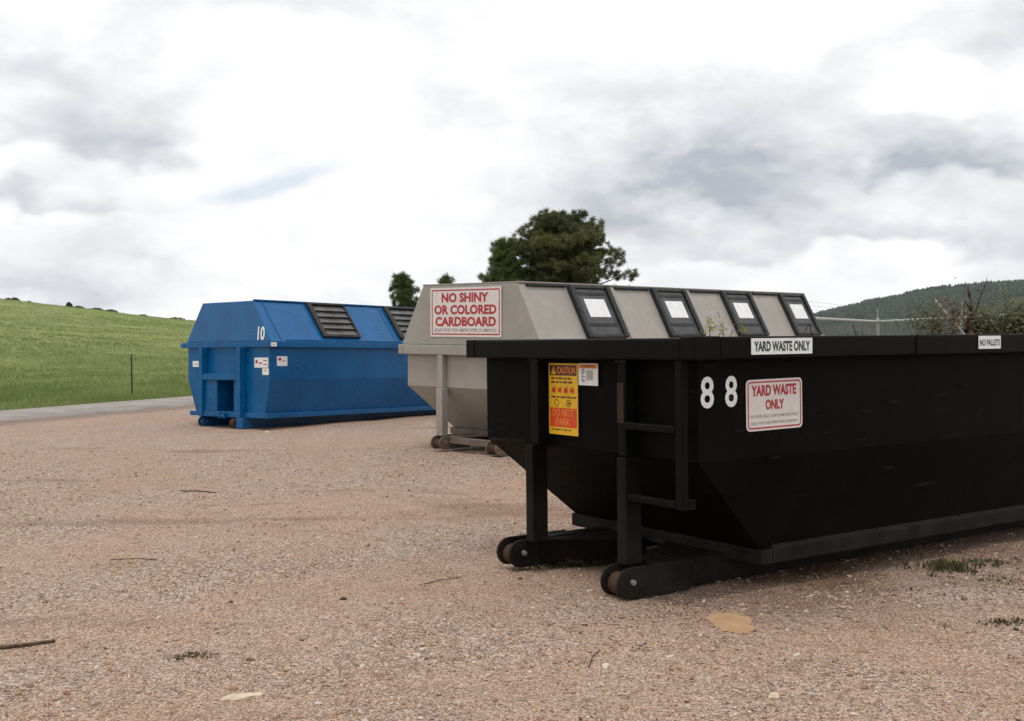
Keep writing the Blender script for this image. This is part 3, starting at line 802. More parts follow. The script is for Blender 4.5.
# strip signs on rim
s1 = plate('strip_sign', 0.534, 0.097, 0.004, WHITE, bk, frame_side(-0.341, -0.256, 1.502), label='white strip sign reading YARD WASTE ONLY')
lettering([('YARD WASTE ONLY', 0.49, 0.062, 0.022, 0.018, 0.035)], SIGNGREEN, s1)
s2 = plate('strip_sign', 0.268, 0.092, 0.004, WHITE, bk, frame_side(1.93, -0.259, 1.508), label='small white strip sign reading NO PALLETS')
lettering([('NO PALLETS', 0.245, 0.045, 0.011, 0.022, 0.02)], SIGNGREEN, s2)
# yard waste only
yw = plate('yard_waste_sign', 0.495, 0.312, 0.03, SIGNW, bk, frame_side(-0.285, -0.159, 1.035) @ Matrix.Rotation(R(0.6), 4, 'Z'), label='white sign with red lettering YARD WASTE ONLY')
ring('border', 0.471, 0.288, 0.024, 0.009, SIGNRED, yw, x=0.012, y=0.012)
lettering([('YARD WASTE', 0.395, 0.068, 0.045, 0.210, 0.04), ('ONLY', 0.165, 0.062, 0.165, 0.125, 0.04)], SIGNRED, yw)
lettering([('NO PLASTIC BAGS  COMPOSTABLE BAGS ONLY', 0.42, 0.019, 0.035, 0.078, 0.0), ('$500 FINE FOR IMPROPER DUMPING', 0.41, 0.019, 0.038, 0.036, 0.0)], SIGNGREY, yw, name='small_lettering')
# caution sticker
cs = plate('caution_sticker', 0.325, 0.485, 0.004, YELLOW, bk, frame_end(-0.690, 1.292, 0.958), label='yellow caution sticker with red DO NOT PARK panel')
bars([(0.012, 0.313, 0.402, 0.473)], YBROWN, cs, 'header_band', 0.0042)
bars([(0.012, 0.313, 0.052, 0.182)], YRED, cs, 'red_panel', 0.0042)
MB().poly([(0.03, 0.410, .005), (0.085, 0.410, .005), (0.0575, 0.464, .005)], [(0, 1, 2)]).build('warning_triangle', YELLOW, cs)
bars([(0.0545, 0.0605, 0.425, 0.447), (0.0545, 0.0605, 0.415, 0.420)], YBROWN, cs, 'exclamation_mark', 0.0058)
lettering([('CAUTION', 0.20, 0.045, 0.100, 0.415, 0.02)], YORANGE, cs, z=0.0055)
lettering([('DO NOT', 0.235, 0.050, 0.045, 0.125, 0.015), ('PARK', 0.16, 0.048, 0.082, 0.064, 0.015)], YORANGE, cs, z=0.0055)
sm_ = []
for yy_, ws, hh_ in ((0.376, (.035, .022, .05, .03, .04), .012), (0.350, (.04, .03, .022, .05, .045), .013), (0.250, (.05, .03, .06, .05, .04), .011), (0.030, (.03, .05, .02, .04, .03), .008)):
    x_ = 0.03
    for w2 in ws:
        sm_.append((x_, x_ + w2, yy_, yy_ + hh_)); x_ += w2 + 0.012
bars(sm_, YBROWN, cs, 'small_print', 0.0045)
pic = []
for k in range(4):
    x_ = 0.035 + 0.068 * k
    pic += [(x_, x_ + .03, .285 + .004 * (k % 2), .318), (x_ + .012, x_ + .045, .300, .306), (x_ + .032, x_ + .042, .282, .330)]
bars(pic, YRED, cs, 'pictograms', 0.0048)
for cx_, cy_ in ((0.09, 0.215), (0.225, 0.215)):
    ring('pictogram_ring', 0.05, 0.05, 0.0245, 0.005, YBROWN, cs, 0.0048, cx_ - .025, cy_ - .025)
bars([(0.215, 0.238, 0.208, 0.222)], YBROWN, cs, 'pictograms', 0.005)
sk = plate('attention_sticker', 0.205, 0.145, 0.004, WHITE, bk, frame_end(-0.690, 0.958, 1.300), label='small white sticker with orange header')
bars([(0.008, 0.197, 0.112, 0.139)], YORANGE, sk, 'header_band', 0.0042)
lettering([('ATTENTION', 0.15, 0.017, 0.028, 0.117, 0.01)], YBROWN, sk, z=0.0055)
bars([(0.085, 0.155, 0.035, 0.100)], STKGREY, sk, 'grey_panel', 0.0042)
ring('worker_pictogram', 0.030, 0.030, 0.014, 0.006, SIGNGREEN, sk, 0.0046, 0.035, 0.078)
bars([(0.038, 0.044, 0.03, 0.08), (0.044, 0.068, 0.026, 0.033), (0.05, 0.072, 0.055, 0.06)], SIGNGREEN, sk, 'worker_pictogram', 0.0046)

# ------------------------------------------------------------------ TAN CARDBOARD BIN
tn = thing('cardboard_bin', 'taupe steel cardboard recycling container with sloping lids, between blue bin and black dumpster', 'recycling bin')
place(tn, 0.393, 14.737, 0.829, 0.004, 0.017)
LT, WT = 8.047, 2.846
tub('body', TAN, tn, 0.10, LT - .1, 0.10, WT - .10, 1.39, 0.905, 0.272, 0.66, LT - .3, 0.42, WT - .50)
def hood(name, mat, parent, a0, a1, b0, b1, z0, ra0, ra1, rb0, rb1, z1):
    V = [(a0, b0, z0), (a1, b0, z0), (a1, b1, z0), (a0, b1, z0), (ra0, rb0, z1), (ra1, rb0, z1), (ra1, rb1, z1), (ra0, rb1, z1)]
    return MB().hexa(V).build(name, mat, parent, 0.012)
def ring_rim(parent, mat, a0, a1, b0, b1, z0, z1, w_=0.09):
    rimseg(parent, mat, a0, a1, b0, b0 + w_, z0, z1); rimseg(parent, mat, a0, a1, b1 - w_, b1, z0, z1)
    rimseg(parent, mat, a0 + .003, a0 + w_, b0 + w_ + .002, b1 - w_ - .002, z0, z1); rimseg(parent, mat, a1 - w_, a1 - .003, b0 + w_ + .002, b1 - w_ - .002, z0, z1)
ring_rim(tn, TAN, 0, LT, 0, WT, 1.373, 1.513)
hood('hood', TAN, tn, 0.035, LT - .035, 0.04, WT - .04, 1.5145, 0.05, LT - .05, 0.489, 2.357, 2.369)
# slope frame for hatches
def slope(parent, b0, z0, b1, z1):
    v = Vector((0, b1 - b0, z1 - z0)); Ls = v.length; v.normalize(); u = Vector((1, 0, 0)); n = u.cross(v)
    def fr(a_, s_, off=0.0):
        M = Matrix((u, v, n)).transposed().to_4x4(); M.translation = Vector((a_, b0, z0)) + v * s_ + n * off
        return M
    return fr, Ls
frT, LsT = slope(tn, 0.04, 1.5145, 0.489, 2.369)
def tan_hatch(a0):
    w_ = 0.93; h0, h1 = 0.10, LsT - 0.03
    H = h1 - h0
    mb = MB().box(0, 0.10, 0, H, 0.004, 0.075).box(w_ - 0.10, w_, 0, H, 0.004, 0.075).box(0.102, w_ - .102, H - 0.05, H, 0.004, 0.06).box(0.102, w_ - .102, 0, 0.05, 0.004, 0.06)
    fr = mb.build('hatch', DGREY2, tn, 0.012); fr.matrix_local = frT(a0, h0)
    MB().box(0.102, w_ - .102, 0.052, H - .052, 0.012, 0.036).build('flap', DGREY, fr, 0.004)
    for y_ in (0.20, 0.70):
        MB().hexa([(0.16, y_, .037), (w_ - .16, y_, .037), (w_ - .16, y_ + .05, .037), (.16, y_ + .05, .037), (0.16, y_ + .028, .052), (w_ - .16, y_ + .028, .052), (w_ - .18, y_ + .046, .052), (.18, y_ + .046, .052)]).build('pull_lip', DGREY, fr, 0.003)
        MB().box(0.16, w_ - .16, y_ - .020, y_ - .002, 0.036, 0.042).build('handle_slot', DGREY2, fr)
    MB().box(0.24, w_ - .22, 0.33, 0.62, 0.038, 0.041).build('paper_label', WHITE, fr)
    for x_ in (0.05, w_ - 0.05):
        for y_ in (0.08, H * .5, H - .08):
            MB().tube((x_, y_, .075), (x_, y_, .083), 0.014, n=8).build('bolt', DGREY, fr)
for a_ in (1.03, 3.03, 5.02, 6.95): tan_hatch(a_)
# dark slide rods under the roof edge between the hatches, raised panel seams
for a0, a1 in ((0.18, 1.0), (2.15, 3.0), (4.15, 5.0), (6.1, 6.92)):
    r_ = MB().tube((a0, 0.452, 2.345), (a1, 0.452, 2.345), 0.019, n=8).build('slide_rod', DGREY2, tn)
for a_ in (2.04, 4.03, 6.0, 7.93):
    o = MB().box(0, 0.05, 0.02, LsT - .02, 0.0, 0.02).build('panel_seam', TAN, tn, 0.004); o.matrix_local = frT(a_, 0)
MB().box(0.05, LT - .05, 0.47, 0.53, 2.3705, 2.392).build('roof_edge_trim', TAN, tn, 0.005)
MB().box(0.05, 0.11, 0.54, 2.357, 2.3705, 2.390).build('roof_edge_trim', TAN, tn, 0.005)
MB().box(0.05, LT - .05, 2.30, 2.36, 2.3705, 2.392).build('roof_edge_trim', TAN, tn, 0.005)
# base and skids
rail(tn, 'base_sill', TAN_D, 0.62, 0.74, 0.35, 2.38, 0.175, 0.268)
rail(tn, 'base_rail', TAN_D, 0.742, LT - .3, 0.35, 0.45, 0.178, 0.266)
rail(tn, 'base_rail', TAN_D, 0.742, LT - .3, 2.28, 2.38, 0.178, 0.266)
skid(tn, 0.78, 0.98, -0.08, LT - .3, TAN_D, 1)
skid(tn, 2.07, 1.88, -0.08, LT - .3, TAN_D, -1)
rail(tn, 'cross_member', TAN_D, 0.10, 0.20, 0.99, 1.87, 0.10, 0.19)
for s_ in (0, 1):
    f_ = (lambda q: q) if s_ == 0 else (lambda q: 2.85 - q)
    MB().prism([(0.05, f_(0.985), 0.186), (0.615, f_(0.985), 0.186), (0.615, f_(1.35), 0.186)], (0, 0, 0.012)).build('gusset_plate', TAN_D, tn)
for b0 in (0.80, 1.90):
    p_ = MB().box(0.005, 0.095, b0 + .01, b0 + .115, 0.90, 1.372).build('post', TAN, tn, 0.008)
    MB().box(-0.01, 0.11, b0, b0 + .125, 0.21, 0.898).build('post_sleeve', TAN, p_, 0.008)
# sign
cb = plate('cardboard_sign', 1.405, 0.70, 0.012, SIGNW, tn, frame_end(0.031, 2.178, 1.632), label='white sign with red lettering NO SHINY OR COLORED CARDBOARD')
ring('border', 1.345, 0.640, 0.012, 0.018, SIGNRED, cb, x=0.03, y=0.03)
lettering([('NO SHINY', 0.93, 0.135, 0.235, 0.488, 0.042), ('OR COLORED', 1.23, 0.135, 0.085, 0.318, 0.042), ('CARDBOARD', 1.20, 0.135, 0.105, 0.150, 0.042)], SIGNRED, cb)
lettering([('$500 FINE FOR IMPROPER DUMPING', 1.22, 0.052, 0.09, 0.068, 0.012)], SIGNGREY, cb, name='small_lettering')

# ------------------------------------------------------------------ BLUE BIN
bl = thing('blue_recycling_bin', 'blue steel recycling container numbered 10 with black louvred hatches, at far left', 'recycling bin')
place(bl, -4.409, 20.39, 0.892, -0.02, -0.005)
LL = 7.6
bo_ = tub('body', BLUE, bl, 0.05, LL - .05, 0.09, 2.60, 1.54, 0.93, 0.30, 0.06, LL - .06, 0.24, 2.36)
# real opening for the hook in the front wall, with the hook well behind it
bmh = bmesh.new(); bmh.from_mesh(bo_.data)
for f in list(bmh.faces):
    c_ = f.calc_center_median()
    if abs(c_.x - 0.055) < 0.03 and 0.4 < c_.z < 0.8:
        bmesh.ops.delete(bmh, geom=[f], context='FACES_ONLY'); break
def q4(*p):
    bmh.faces.new([bmh.verts.new(v) for v in p])
def fa(z_): return 0.05 + 0.01 * (0.93 - z_) / 0.63
q4((fa(.30), 0.24, .30), (fa(.30), 1.047, .30), (.05, 1.047, .93), (.05, 0.09, .93))
q4((fa(.30), 1.558, .30), (fa(.30), 2.36, .30), (.05, 2.60, .93), (.05, 1.558, .93))
bmesh.ops.remove_doubles(bmh, verts=bmh.verts, dist=1e-4)
bmesh.ops.recalc_face_normals(bmh, faces=bmh.faces)
bmh.to_mesh(bo_.data); bmh.free()
MB().poly([(0.045, 1.047, .32), (0.045, 1.558, .32), (0.045, 1.558, .925), (0.045, 1.047, .925), (0.75, 1.047, .32), (0.75, 1.558, .32), (0.75, 1.558, .925), (0.75, 1.047, .925)], [(0, 1, 5, 4), (1, 2, 6, 5), (2, 3, 7, 6), (3, 0, 4, 7), (4, 5, 6, 7)]).build('hook_recess', BLUE, bl)
ring_rim(bl, BLUE, 0, LL, 0, 2.74, 1.527, 1.634)
MB().box(0.02, 0.12, 2.742, 2.83, 1.55, 1.61).build('lifting_lug', BLUE, bl, 0.01)
hood('hood', BLUE, bl, 0.04, LL - .04, 0.04, 2.64, 1.6355, 0.10, LL - .1, 0.63, 2.197, 2.403)
MB().box(0.40, LL - .1, 0.02, 0.055, 1.6355, 1.675).build('hood_ledge', BLUE, bl, 0.004)
MB().box(0.12, LL - .1, 0.60, 0.68, 2.4045, 2.428).build('roof_edge_trim', BLUE, bl, 0.005)
frB, LsB = slope(bl, 0.04, 1.6355, 0.63, 2.403)
def blue_hatch(a0, n=5):
    w_ = 0.98; h0, h1 = 0.10, LsB - 0.02; H = h1 - h0
    fr = MB().box(0, 0.11, 0, H, 0.003, 0.06).box(w_ - 0.05, w_, 0, H, 0.003, 0.06).box(0.112, w_ - .052, H - .045, H, 0.003, 0.06).box(0.112, w_ - .052, 0, 0.05, 0.003, 0.06).box(0.112, w_ - .052, 0.052, H - .047, 0.003, 0.012).build('hatch', DGREY2, bl, 0.006)
    fr.matrix_local = frB(a0, h0)
    st = (H - 0.10) / n
    for k in range(n):
        y0 = 0.055 + k * st
        V = []; q = 7
        for j_ in range(q + 1):
            x_ = 0.115 + (w_ - .17) * j_ / q; bow = 0.018 * math.sin(math.pi * j_ / q)
            V += [(x_, y0 - bow * .6, 0.016), (x_, y0 - bow * .6, 0.052 + bow), (x_, y0 + st * .86, 0.020), (x_, y0 + st * .86, 0.014)]
        F_ = []
        for j_ in range(q):
            o_ = j_ * 4
            for e_ in range(4): F_.append((o_ + e_, o_ + (e_ + 1) % 4, o_ + 4 + (e_ + 1) % 4, o_ + 4 + e_))
        F_ += [(0, 1, 2, 3), (q * 4 + 3, q * 4 + 2, q * 4 + 1, q * 4)]
        MB().poly(V, F_).build('louvre', LOUV, fr)
for a_ in (1.33, 3.43, 5.53): blue_hatch(a_)
for a_ in (0.28, 3.28, 5.40):
    o = MB().box(0, 0.03, 0.05, LsB - .02, 0.0, 0.012).build('panel_seam', BLUE, bl, 0.003); o.matrix_local = frB(a_ + (0 if a_ > 1 else 0), 0)
# base
rail(bl, 'base_rail', BLUE, 0.09, LL, 0.16, 0.26, 0.215, 0.305)
rail(bl, 'base_rail', BLUE, 0.09, LL, 2.34, 2.44, 0.215, 0.305)
rail(bl, 'base_sill', BLUE, -0.01, 0.088, 0.10, 0.76, 0.215, 0.305)
rail(bl, 'base_sill', BLUE, -0.012, 0.086, 2.10, 2.46, 0.215, 0.305)
# front frame
for b0 in (0.78, 1.95):
    MB().box(-0.10, 0.045, b0, b0 + .10, 0.20, 1.526).build('post', BLUE, bl, 0.008)
rail(bl, 'cross_bar', BLUE, -0.09, 0.043, 0.882, 1.948, 0.915, 1.03)
rail(bl, 'front_plate', BLUE, -0.035, 0.043, 1.56, 1.948, 0.32, 0.913)
rail(bl, 'front_plate', BLUE, -0.035, 0.043, 0.882, 1.045, 0.32, 0.913)
rail(bl, 'front_sill', BLUE, -0.07, 0.043, 0.882, 1.948, 0.215, 0.318)
MB().tube((-0.10, 1.22, 0.24), (-0.10, 1.36, 0.24), 0.035, n=12).build('hook_bar', BLUE, bl)
MB().box(-0.14, -0.072, 1.20, 1.23, 0.19, 0.30).box(-0.14, -0.072, 1.35, 1.38, 0.19, 0.30).build('hook_lug', BLUE, bl, 0.004)
# skids
MB().box(-0.10, LL, 0.70, 0.90, 0.012, 0.212).build('skid_rail', BLUE, bl, 0.01)
skid(bl, 2.14, 1.98, -0.06, LL, BLUE, -1, 0.012, 0.19)
MB().tube((-0.05, 0.93, 0.105), (-0.05, 1.05, 0.105), 0.09, n=20).build('roller', RUST, bl, 0.004)
# number and stickers
o = lettering([('10', 0.205, 0.26, 0, 0, 0.03)], WHITE, bl, frame_end(0.0, 0, 0), 'number_decal', z=0.004)
vv = Vector((0.06, 0, 0.7675)).normalized(); uu = Vector((0, -1, 0)); nn = uu.cross(vv)
M = Matrix((uu, vv, nn)).transposed().to_4x4(); M.translation = Vector((0.04, 0, 1.6355)) + vv * 0.02 + Vector((0, 0.44, 0)) 
o.matrix_local = M
def sticker(nm, w_, h_, mw, inner, mat2=SIGNRED):
    s_ = plate(nm, w_, h_, 0.004, WHITE, bl, mw)
    bars(inner, mat2, s_, 'print')
sticker('sticker', 0.37, 0.115, frame_end(0.045, 2.44, 1.16), [(0.04, 0.33, 0.045, 0.06)], STKGREY)
sticker('sticker', 0.40, 0.185, frame_end(0.045, 0.53, 1.150), [(0.03, 0.10, 0.08, 0.14), (0.14, 0.22, 0.07, 0.10), (0.26, 0.36, 0.05, 0.07), (0.26, 0.36, 0.12, 0.14)])
sticker('sticker', 0.185, 0.125, frame_end(0.045, 0.30, 1.015), [(0.05, 0.12, 0.07, 0.10)], YELLOW)
sticker('sticker', 0.245, 0.18, frame_side(0.21, 0.089, 1.18), [(0.03, 0.10, 0.10, 0.15), (0.12, 0.21, 0.085, 0.10)])
sticker('sticker', 0.13, 0.075, frame_side(0.0, -0.003, 1.54), [(0.03, 0.1, 0.03, 0.045)], STKGREY)

# ------------------------------------------------------------------ yard waste inside the black bin
def l2w(a_, b_, z_): return bk.matrix_world @ Vector((a_, b_, z_))
def leafy(name, base, tip, r0, mat_leaf, n_leaf, leaf, seed, label, cat='branch', bend=0.15, twigs=6, group=None, matb=None, spread=.25):
    rnd = random.Random(seed)
    root = thing(name, label, cat, base, 0, group)
    base = Vector(base); tip = Vector(tip) - base; side = tip.orthogonal().normalized()
    pts = [tip * (k / 6) + side * bend * math.sin(k / 6 * 3.1) * tip.length * .5 + Vector((rnd.uniform(-1, 1), rnd.uniform(-1, 1), rnd.uniform(-1, 1))) * 0.02 * tip.length for k in range(7)]
    pts[0] = Vector((0, 0, 0))
    mb = MB()
    for k in range(6): mb.tube(pts[k], pts[k + 1], r0 * (1 - k / 7.5), r0 * (1 - (k + 1) / 7.5), n=7)
    ends = [pts[-1]]
    for k in range(twigs):
        i0 = rnd.randint(2, 5); d_ = Vector((rnd.uniform(-1, 1), rnd.uniform(-1, 1), rnd.uniform(-.1, 1))).normalized()
        e = pts[i0] + d_ * tip.length * rnd.uniform(.2, .5)
        mb.tube(pts[i0], e, r0 * .35, r0 * .12, n=5); ends.append(e); ends.append((e + pts[i0]) / 2)
    mb.build('stem', matb or BARK, root, smooth=True)
    if n_leaf:
        lm = MB()
        for k in range(n_leaf):
            c = rnd.choice(ends) + Vector((rnd.gauss(0, 1), rnd.gauss(0, 1), rnd.gauss(0, 1))) * spread * tip.length * .35
            u_ = Vector((rnd.uniform(-1, 1), rnd.uniform(-1, 1), rnd.uniform(-1, 1))).normalized(); v_ = u_.orthogonal().normalized()
            L_ = leaf * rnd.uniform(.6, 1.3)
            lm.poly([c - u_ * L_, c + v_ * L_ * .4, c + u_ * L_, c - v_ * L_ * .4], [(0, 1, 2, 3)], rnd.random())
        lm.build('leaves', mat_leaf, root, tint=True)
    return root
# packed debris mass below and at the rim (nobody could count it)
rnd = random.Random(11)
db = MB()
for k in range(9000):
    a_ = rnd.uniform(0.3, LB - .4); b_ = rnd.uniform(0.0, 1.95)
    hump = 0.10 * math.exp(-((a_ - 3.3) / 1.5) ** 2)
    top_ = 1.36 + hump + 0.13 * mnoise.noise(Vector((a_ * 2.1, b_ * 2.1, 0)))
    z_ = top_ - rnd.random() ** 2 * 0.22
    if b_ < .05: z_ -= .05
    p = Vector((a_, b_, z_)); u_ = Vector((rnd.uniform(-1, 1), rnd.uniform(-1, 1), rnd.uniform(-.5, .5))).normalized()
    if k % 6 == 0:
        L_ = rnd.uniform(.1, .4)
        if b_ + u_.y * L_ < -.1: u_.y *= -1
        db.tube(p, p + u_ * L_, 0.006, 0.003, n=4, tint=rnd.uniform(0, .4))
    else:
        v_ = u_.orthogonal().normalized(); L_ = rnd.uniform(.03, .07)
        db.poly([p - u_ * L_, p + v_ * L_ * .4, p + u_ * L_, p - v_ * L_ * .4], [(0, 1, 2, 3)], rnd.random())
o = db.build('yard_debris', LEAFB, None, tint=True); o.matrix_world = bk.matrix_world.copy()
tag(o, 'dry leaves and twigs filling the open black dumpster', 'yard waste'); o['kind'] = 'stuff'
o = MB().box(-0.5, LB - .05, -0.13, 2.07, 0.90, 1.28).build('packed_debris', LEAFB); o.matrix_world = bk.matrix_world.copy()
tag(o, 'packed layer of old yard waste low inside the black dumpster', 'yard waste'); o['kind'] = 'stuff'

def cam_pt(u, v, d):   # world point seen at pixel u,v at distance d (only used to take measurements off the photo)
    x_ = (u - 512) / 1119.1; z_ = -(v - 360.5) / 1119.1
    X_ = x_ * cr + z_ * sr; Z_ = -x_ * sr + z_ * cr
    return Vector((X_, cp - Z_ * sp, sp + Z_ * cp)) * d + Vector((0, 0, CAM_H))
D1 = 9.6
leafy('cut_branch', cam_pt(968, 345, D1), cam_pt(966, 286, D1 + .3), 0.036, LEAFB, 80, 0.016, 1, 'thick dark brown curved branch standing highest out of the black dumpster', bend=0.35, twigs=4, matb=BARKD)
leafy('cut_branch', cam_pt(962, 345, D1 + .2), cam_pt(987, 276, D1 + .5), 0.012, LEAFB, 0, 0.03, 2, 'thin bare twig leaning right above the brown branch', bend=0.06, twigs=3, matb=BARKD)
leafy('cut_branch', cam_pt(955, 345, D1), cam_pt(952, 306, D1 + .2), 0.014, LEAFB, 420, 0.017, 3, 'branch covered in dry rust brown leaves beside the thick branch', bend=0.1, twigs=14, spread=.36)
leafy('cut_branch', cam_pt(925, 345, D1 + .1), cam_pt(946, 318, D1 + .3), 0.010, LEAFG, 900, 0.017, 4, 'low green leafy branch left of the dry brown leaves', bend=0.1, twigs=8, spread=.6)
leafy('cut_branch', cam_pt(995, 345, D1), cam_pt(1008, 314, D1 + .2), 0.014, LEAFG, 1500, 0.019, 5, 'large green leafy branch above the NO PALLETS sign', bend=0.1, twigs=10, spread=.6)
leafy('cut_branch', cam_pt(1018, 345, D1 + .1), cam_pt(1026, 314, D1 + .2), 0.014, LEAFG, 1500, 0.019, 6, 'green leafy branch at the right edge of the photo', bend=0.1, twigs=16, spread=.6)
leafy('cut_branch', cam_pt(980, 345, D1 + .3), cam_pt(975, 318, D1 + .4), 0.012, LEAFG, 1500, 0.018, 7, 'short green leafy branch behind the thick brown branch foot', bend=0.1, twigs=8, spread=.7)
leafy('cut_branch', cam_pt(1012, 345, D1 + .5), cam_pt(1004, 292, D1 + .8), 0.010, LEAFY, 90, 0.013, 8, 'thin yellowish sprig rising above the green branches', bend=0.1, twigs=6, spread=.5)
for k in range(9):
    rr_ = random.Random(300 + k); u_ = (931, 940, 973, 984, 992, 1001, 1010, 1020, 1030)[k]
    leafy('bare_twig', cam_pt(u_, 346, D1 + .25 + .04 * k), cam_pt(u_ + rr_.uniform(-16, 16), rr_.uniform(300, 318), D1 + .4), 0.007, LEAFB, 18, 0.013, 40 + k,
          f"{['first','second','third','fourth','fifth','sixth','seventh','eighth','ninth'][k]} bare brown twig from the left among the cuttings above the black rim", 'twig', bend=0.12, twigs=5, group='bare twigs among the yard waste', matb=BARKD, spread=.3)
q0 = cam_pt(952, 320, D1 + .2); q1 = cam_pt(935, 300, D1 + .3)
o = MB().tube(q0 - (q1 - q0) * .8, q1, 0.011, n=6).build('wooden_lath', LATH)
tag(o, 'straight pale grey stick slanting out of the yard waste', 'stick')
for k, (u_, v_, d_) in enumerate(((709, 319, 7.6), (722, 318, 7.75), (741, 325, 8.0))):
    leafy('leafy_sprig', cam_pt(u_ + 1, 346, d_), cam_pt(u_, v_, d_), 0.004, LEAFY, 46 if k < 2 else 22, 0.014, 20 + k,
          ['yellow green leafy sprig peeking over the rim above the numbers, left one', 'reddish green leafy sprig peeking over the rim, middle one', 'faint small sprig over the rim before the third hatch'][k], 'sprig', bend=0.05, twigs=4, spread=.3)

# ------------------------------------------------------------------ pines
def pine(name, loc, z_lo, top, rx, rz_scale, n_br, n_puff, seed, label, mat=NEEDLE, trunk_r=0.13, cone=0.0, puff=0.2, lean=0.0, group='pines standing behind the bins', bl_=70, zb=0.0):
    rnd = np.random.default_rng(seed); pr = random.Random(seed)
    root = thing(name, label, 'tree', loc, 0, group)
    H = top
    tk = MB(); pts = []
    for k in range(9):
        f_ = k / 8; pts.append(Vector((lean * f_ + 0.06 * math.sin(f_ * 5 + seed), 0.05 * math.cos(f_ * 4 + seed), H * 0.97 * f_)))
    for k in range(8): tk.tube(pts[k], pts[k + 1], trunk_r * (1 - k / 8.6), trunk_r * (1 - (k + 1) / 8.6), n=8)
    cent = []
    for k in range(n_br):
        f_ = (k + .5) / n_br
        z_ = z_lo + (H - z_lo) * f_
        q = (z_ - z_lo) / (H - z_lo)
        if cone > 0: rmax = rx * (1 - q) ** cone * min(1, .35 + q * 4)
        else: rmax = rx * math.sqrt(max(0.02, 1 - (2 * max(q, 0.02) * .93 - 0.80) ** 2 / 1.15))
        an = k * 2.399 + pr.uniform(-.4, .4)
        rr_ = rmax * pr.uniform(.30, .94)
        e = Vector((math.cos(an) * rr_ + lean * q, math.sin(an) * rr_, z_ + pr.uniform(-.1, .15)))
        s0 = Vector((lean * q * .9, 0, max(0.3, z_ - rr_ * pr.uniform(.15, .45))))
        mid_ = (s0 + e) / 2 + Vector((0, 0, -.05 * rr_))
        tk.tube(s0, mid_, trunk_r * .28, trunk_r * .18, n=5); tk.tube(mid_, e, trunk_r * .18, trunk_r * .06, n=5)
        cent.append((e, rr_)); 
        if rr_ > rx * .45: cent.append((mid_ + Vector((pr.uniform(-.2, .2), pr.uniform(-.2, .2), .08)), rr_ * .5))
    spires = []
    if cone > 0:
        for k in range(9):
            an = pr.uniform(0, 6.28); r_ = rx * pr.uniform(0, .95) if k else 0.0
            z0_ = z_lo + (H - z_lo) * (1 - .75 * r_ / rx) * pr.uniform(.88, 1.0); hh_ = pr.uniform(.22, .42) * (1 if k else 1.3)
            b_ = Vector((r_ * math.cos(an) + lean, r_ * math.sin(an), z0_ - .15))
            tk.tube(b_, b_ + Vector((0, 0, hh_ + .1)), .012, .005, n=4)
            for q in range(6): spires.append((b_ + Vector((pr.uniform(-.02, .02), pr.uniform(-.02, .02), .12 + hh_ * q / 6)), -1))
    tk.build('trunk', BARK, root, smooth=True)
    V = []; T = []
    for c, rr_ in cent + spires:
        tone = pr.uniform(.0, .75)
        for p_ in range(n_puff if rr_ >= 0 else 1):
            o_ = np.clip(rnd.normal(0, 1, 3), -1.7, 1.7) * np.array([puff * 1.3, puff * 1.3, puff * .50])
            pc = np.array(c) + (o_ if rr_ >= 0 else 0)
            n = bl_
            d_ = rnd.normal(0, 1, (n, 3)); d_[:, 2] = d_[:, 2] * .7 + .55; d_ /= np.linalg.norm(d_, axis=1)[:, None]
            s_ = np.cross(d_, rnd.normal(0, 1, (n, 3))); s_ /= np.linalg.norm(s_, axis=1)[:, None]
            L_ = rnd.uniform(.07, .17, n)[:, None]; b0 = pc + d_ * 0.015 + rnd.normal(0, .03, (n, 3))
            V.append(np.stack([b0 - s_ * .008, b0 + s_ * .008, b0 + d_ * L_], 1).reshape(-1, 3))
            T.append(np.clip(tone + rnd.normal(0, .2, n), 0, 1))
    V = np.concatenate(V); T = np.concatenate(T)
    F = np.arange(len(V)).reshape(-1, 3)
    np_mesh('crown', V, F, mat, root, tint=T)
    return root
pine('pine_tree', (1.70, 38.5, 0), 1.5, 5.80, 2.32, 1, 170, 22, 5, 'tallest pine with a broad rounded dark crown behind the taupe container', trunk_r=0.17, puff=0.20)
pine('pine_tree', (-0.40, 37.6, 0), 1.3, 4.75, 1.32, 1, 66, 18, 8, 'lighter green pine leaning against the left side of the tallest pine', NEEDLE2, trunk_r=0.10, puff=0.16, cone=.55, lean=.25)
pine('pine_tree', (-3.62, 37.5, 0), 0.9, 3.72, 0.66, 1, 36, 15, 12, 'small pine top between the blue container and the taupe container', NEEDLE2, trunk_r=0.06, puff=0.13, cone=.55)
pine('pine_tree', (-2.10, 36.5, 0), 0.9, 3.62, 0.42, 1, 20, 9, 15, 'slender young pine tip showing just above the cardboard sign', NEEDLE2, trunk_r=0.04, puff=0.10, cone=.6, bl_=45)

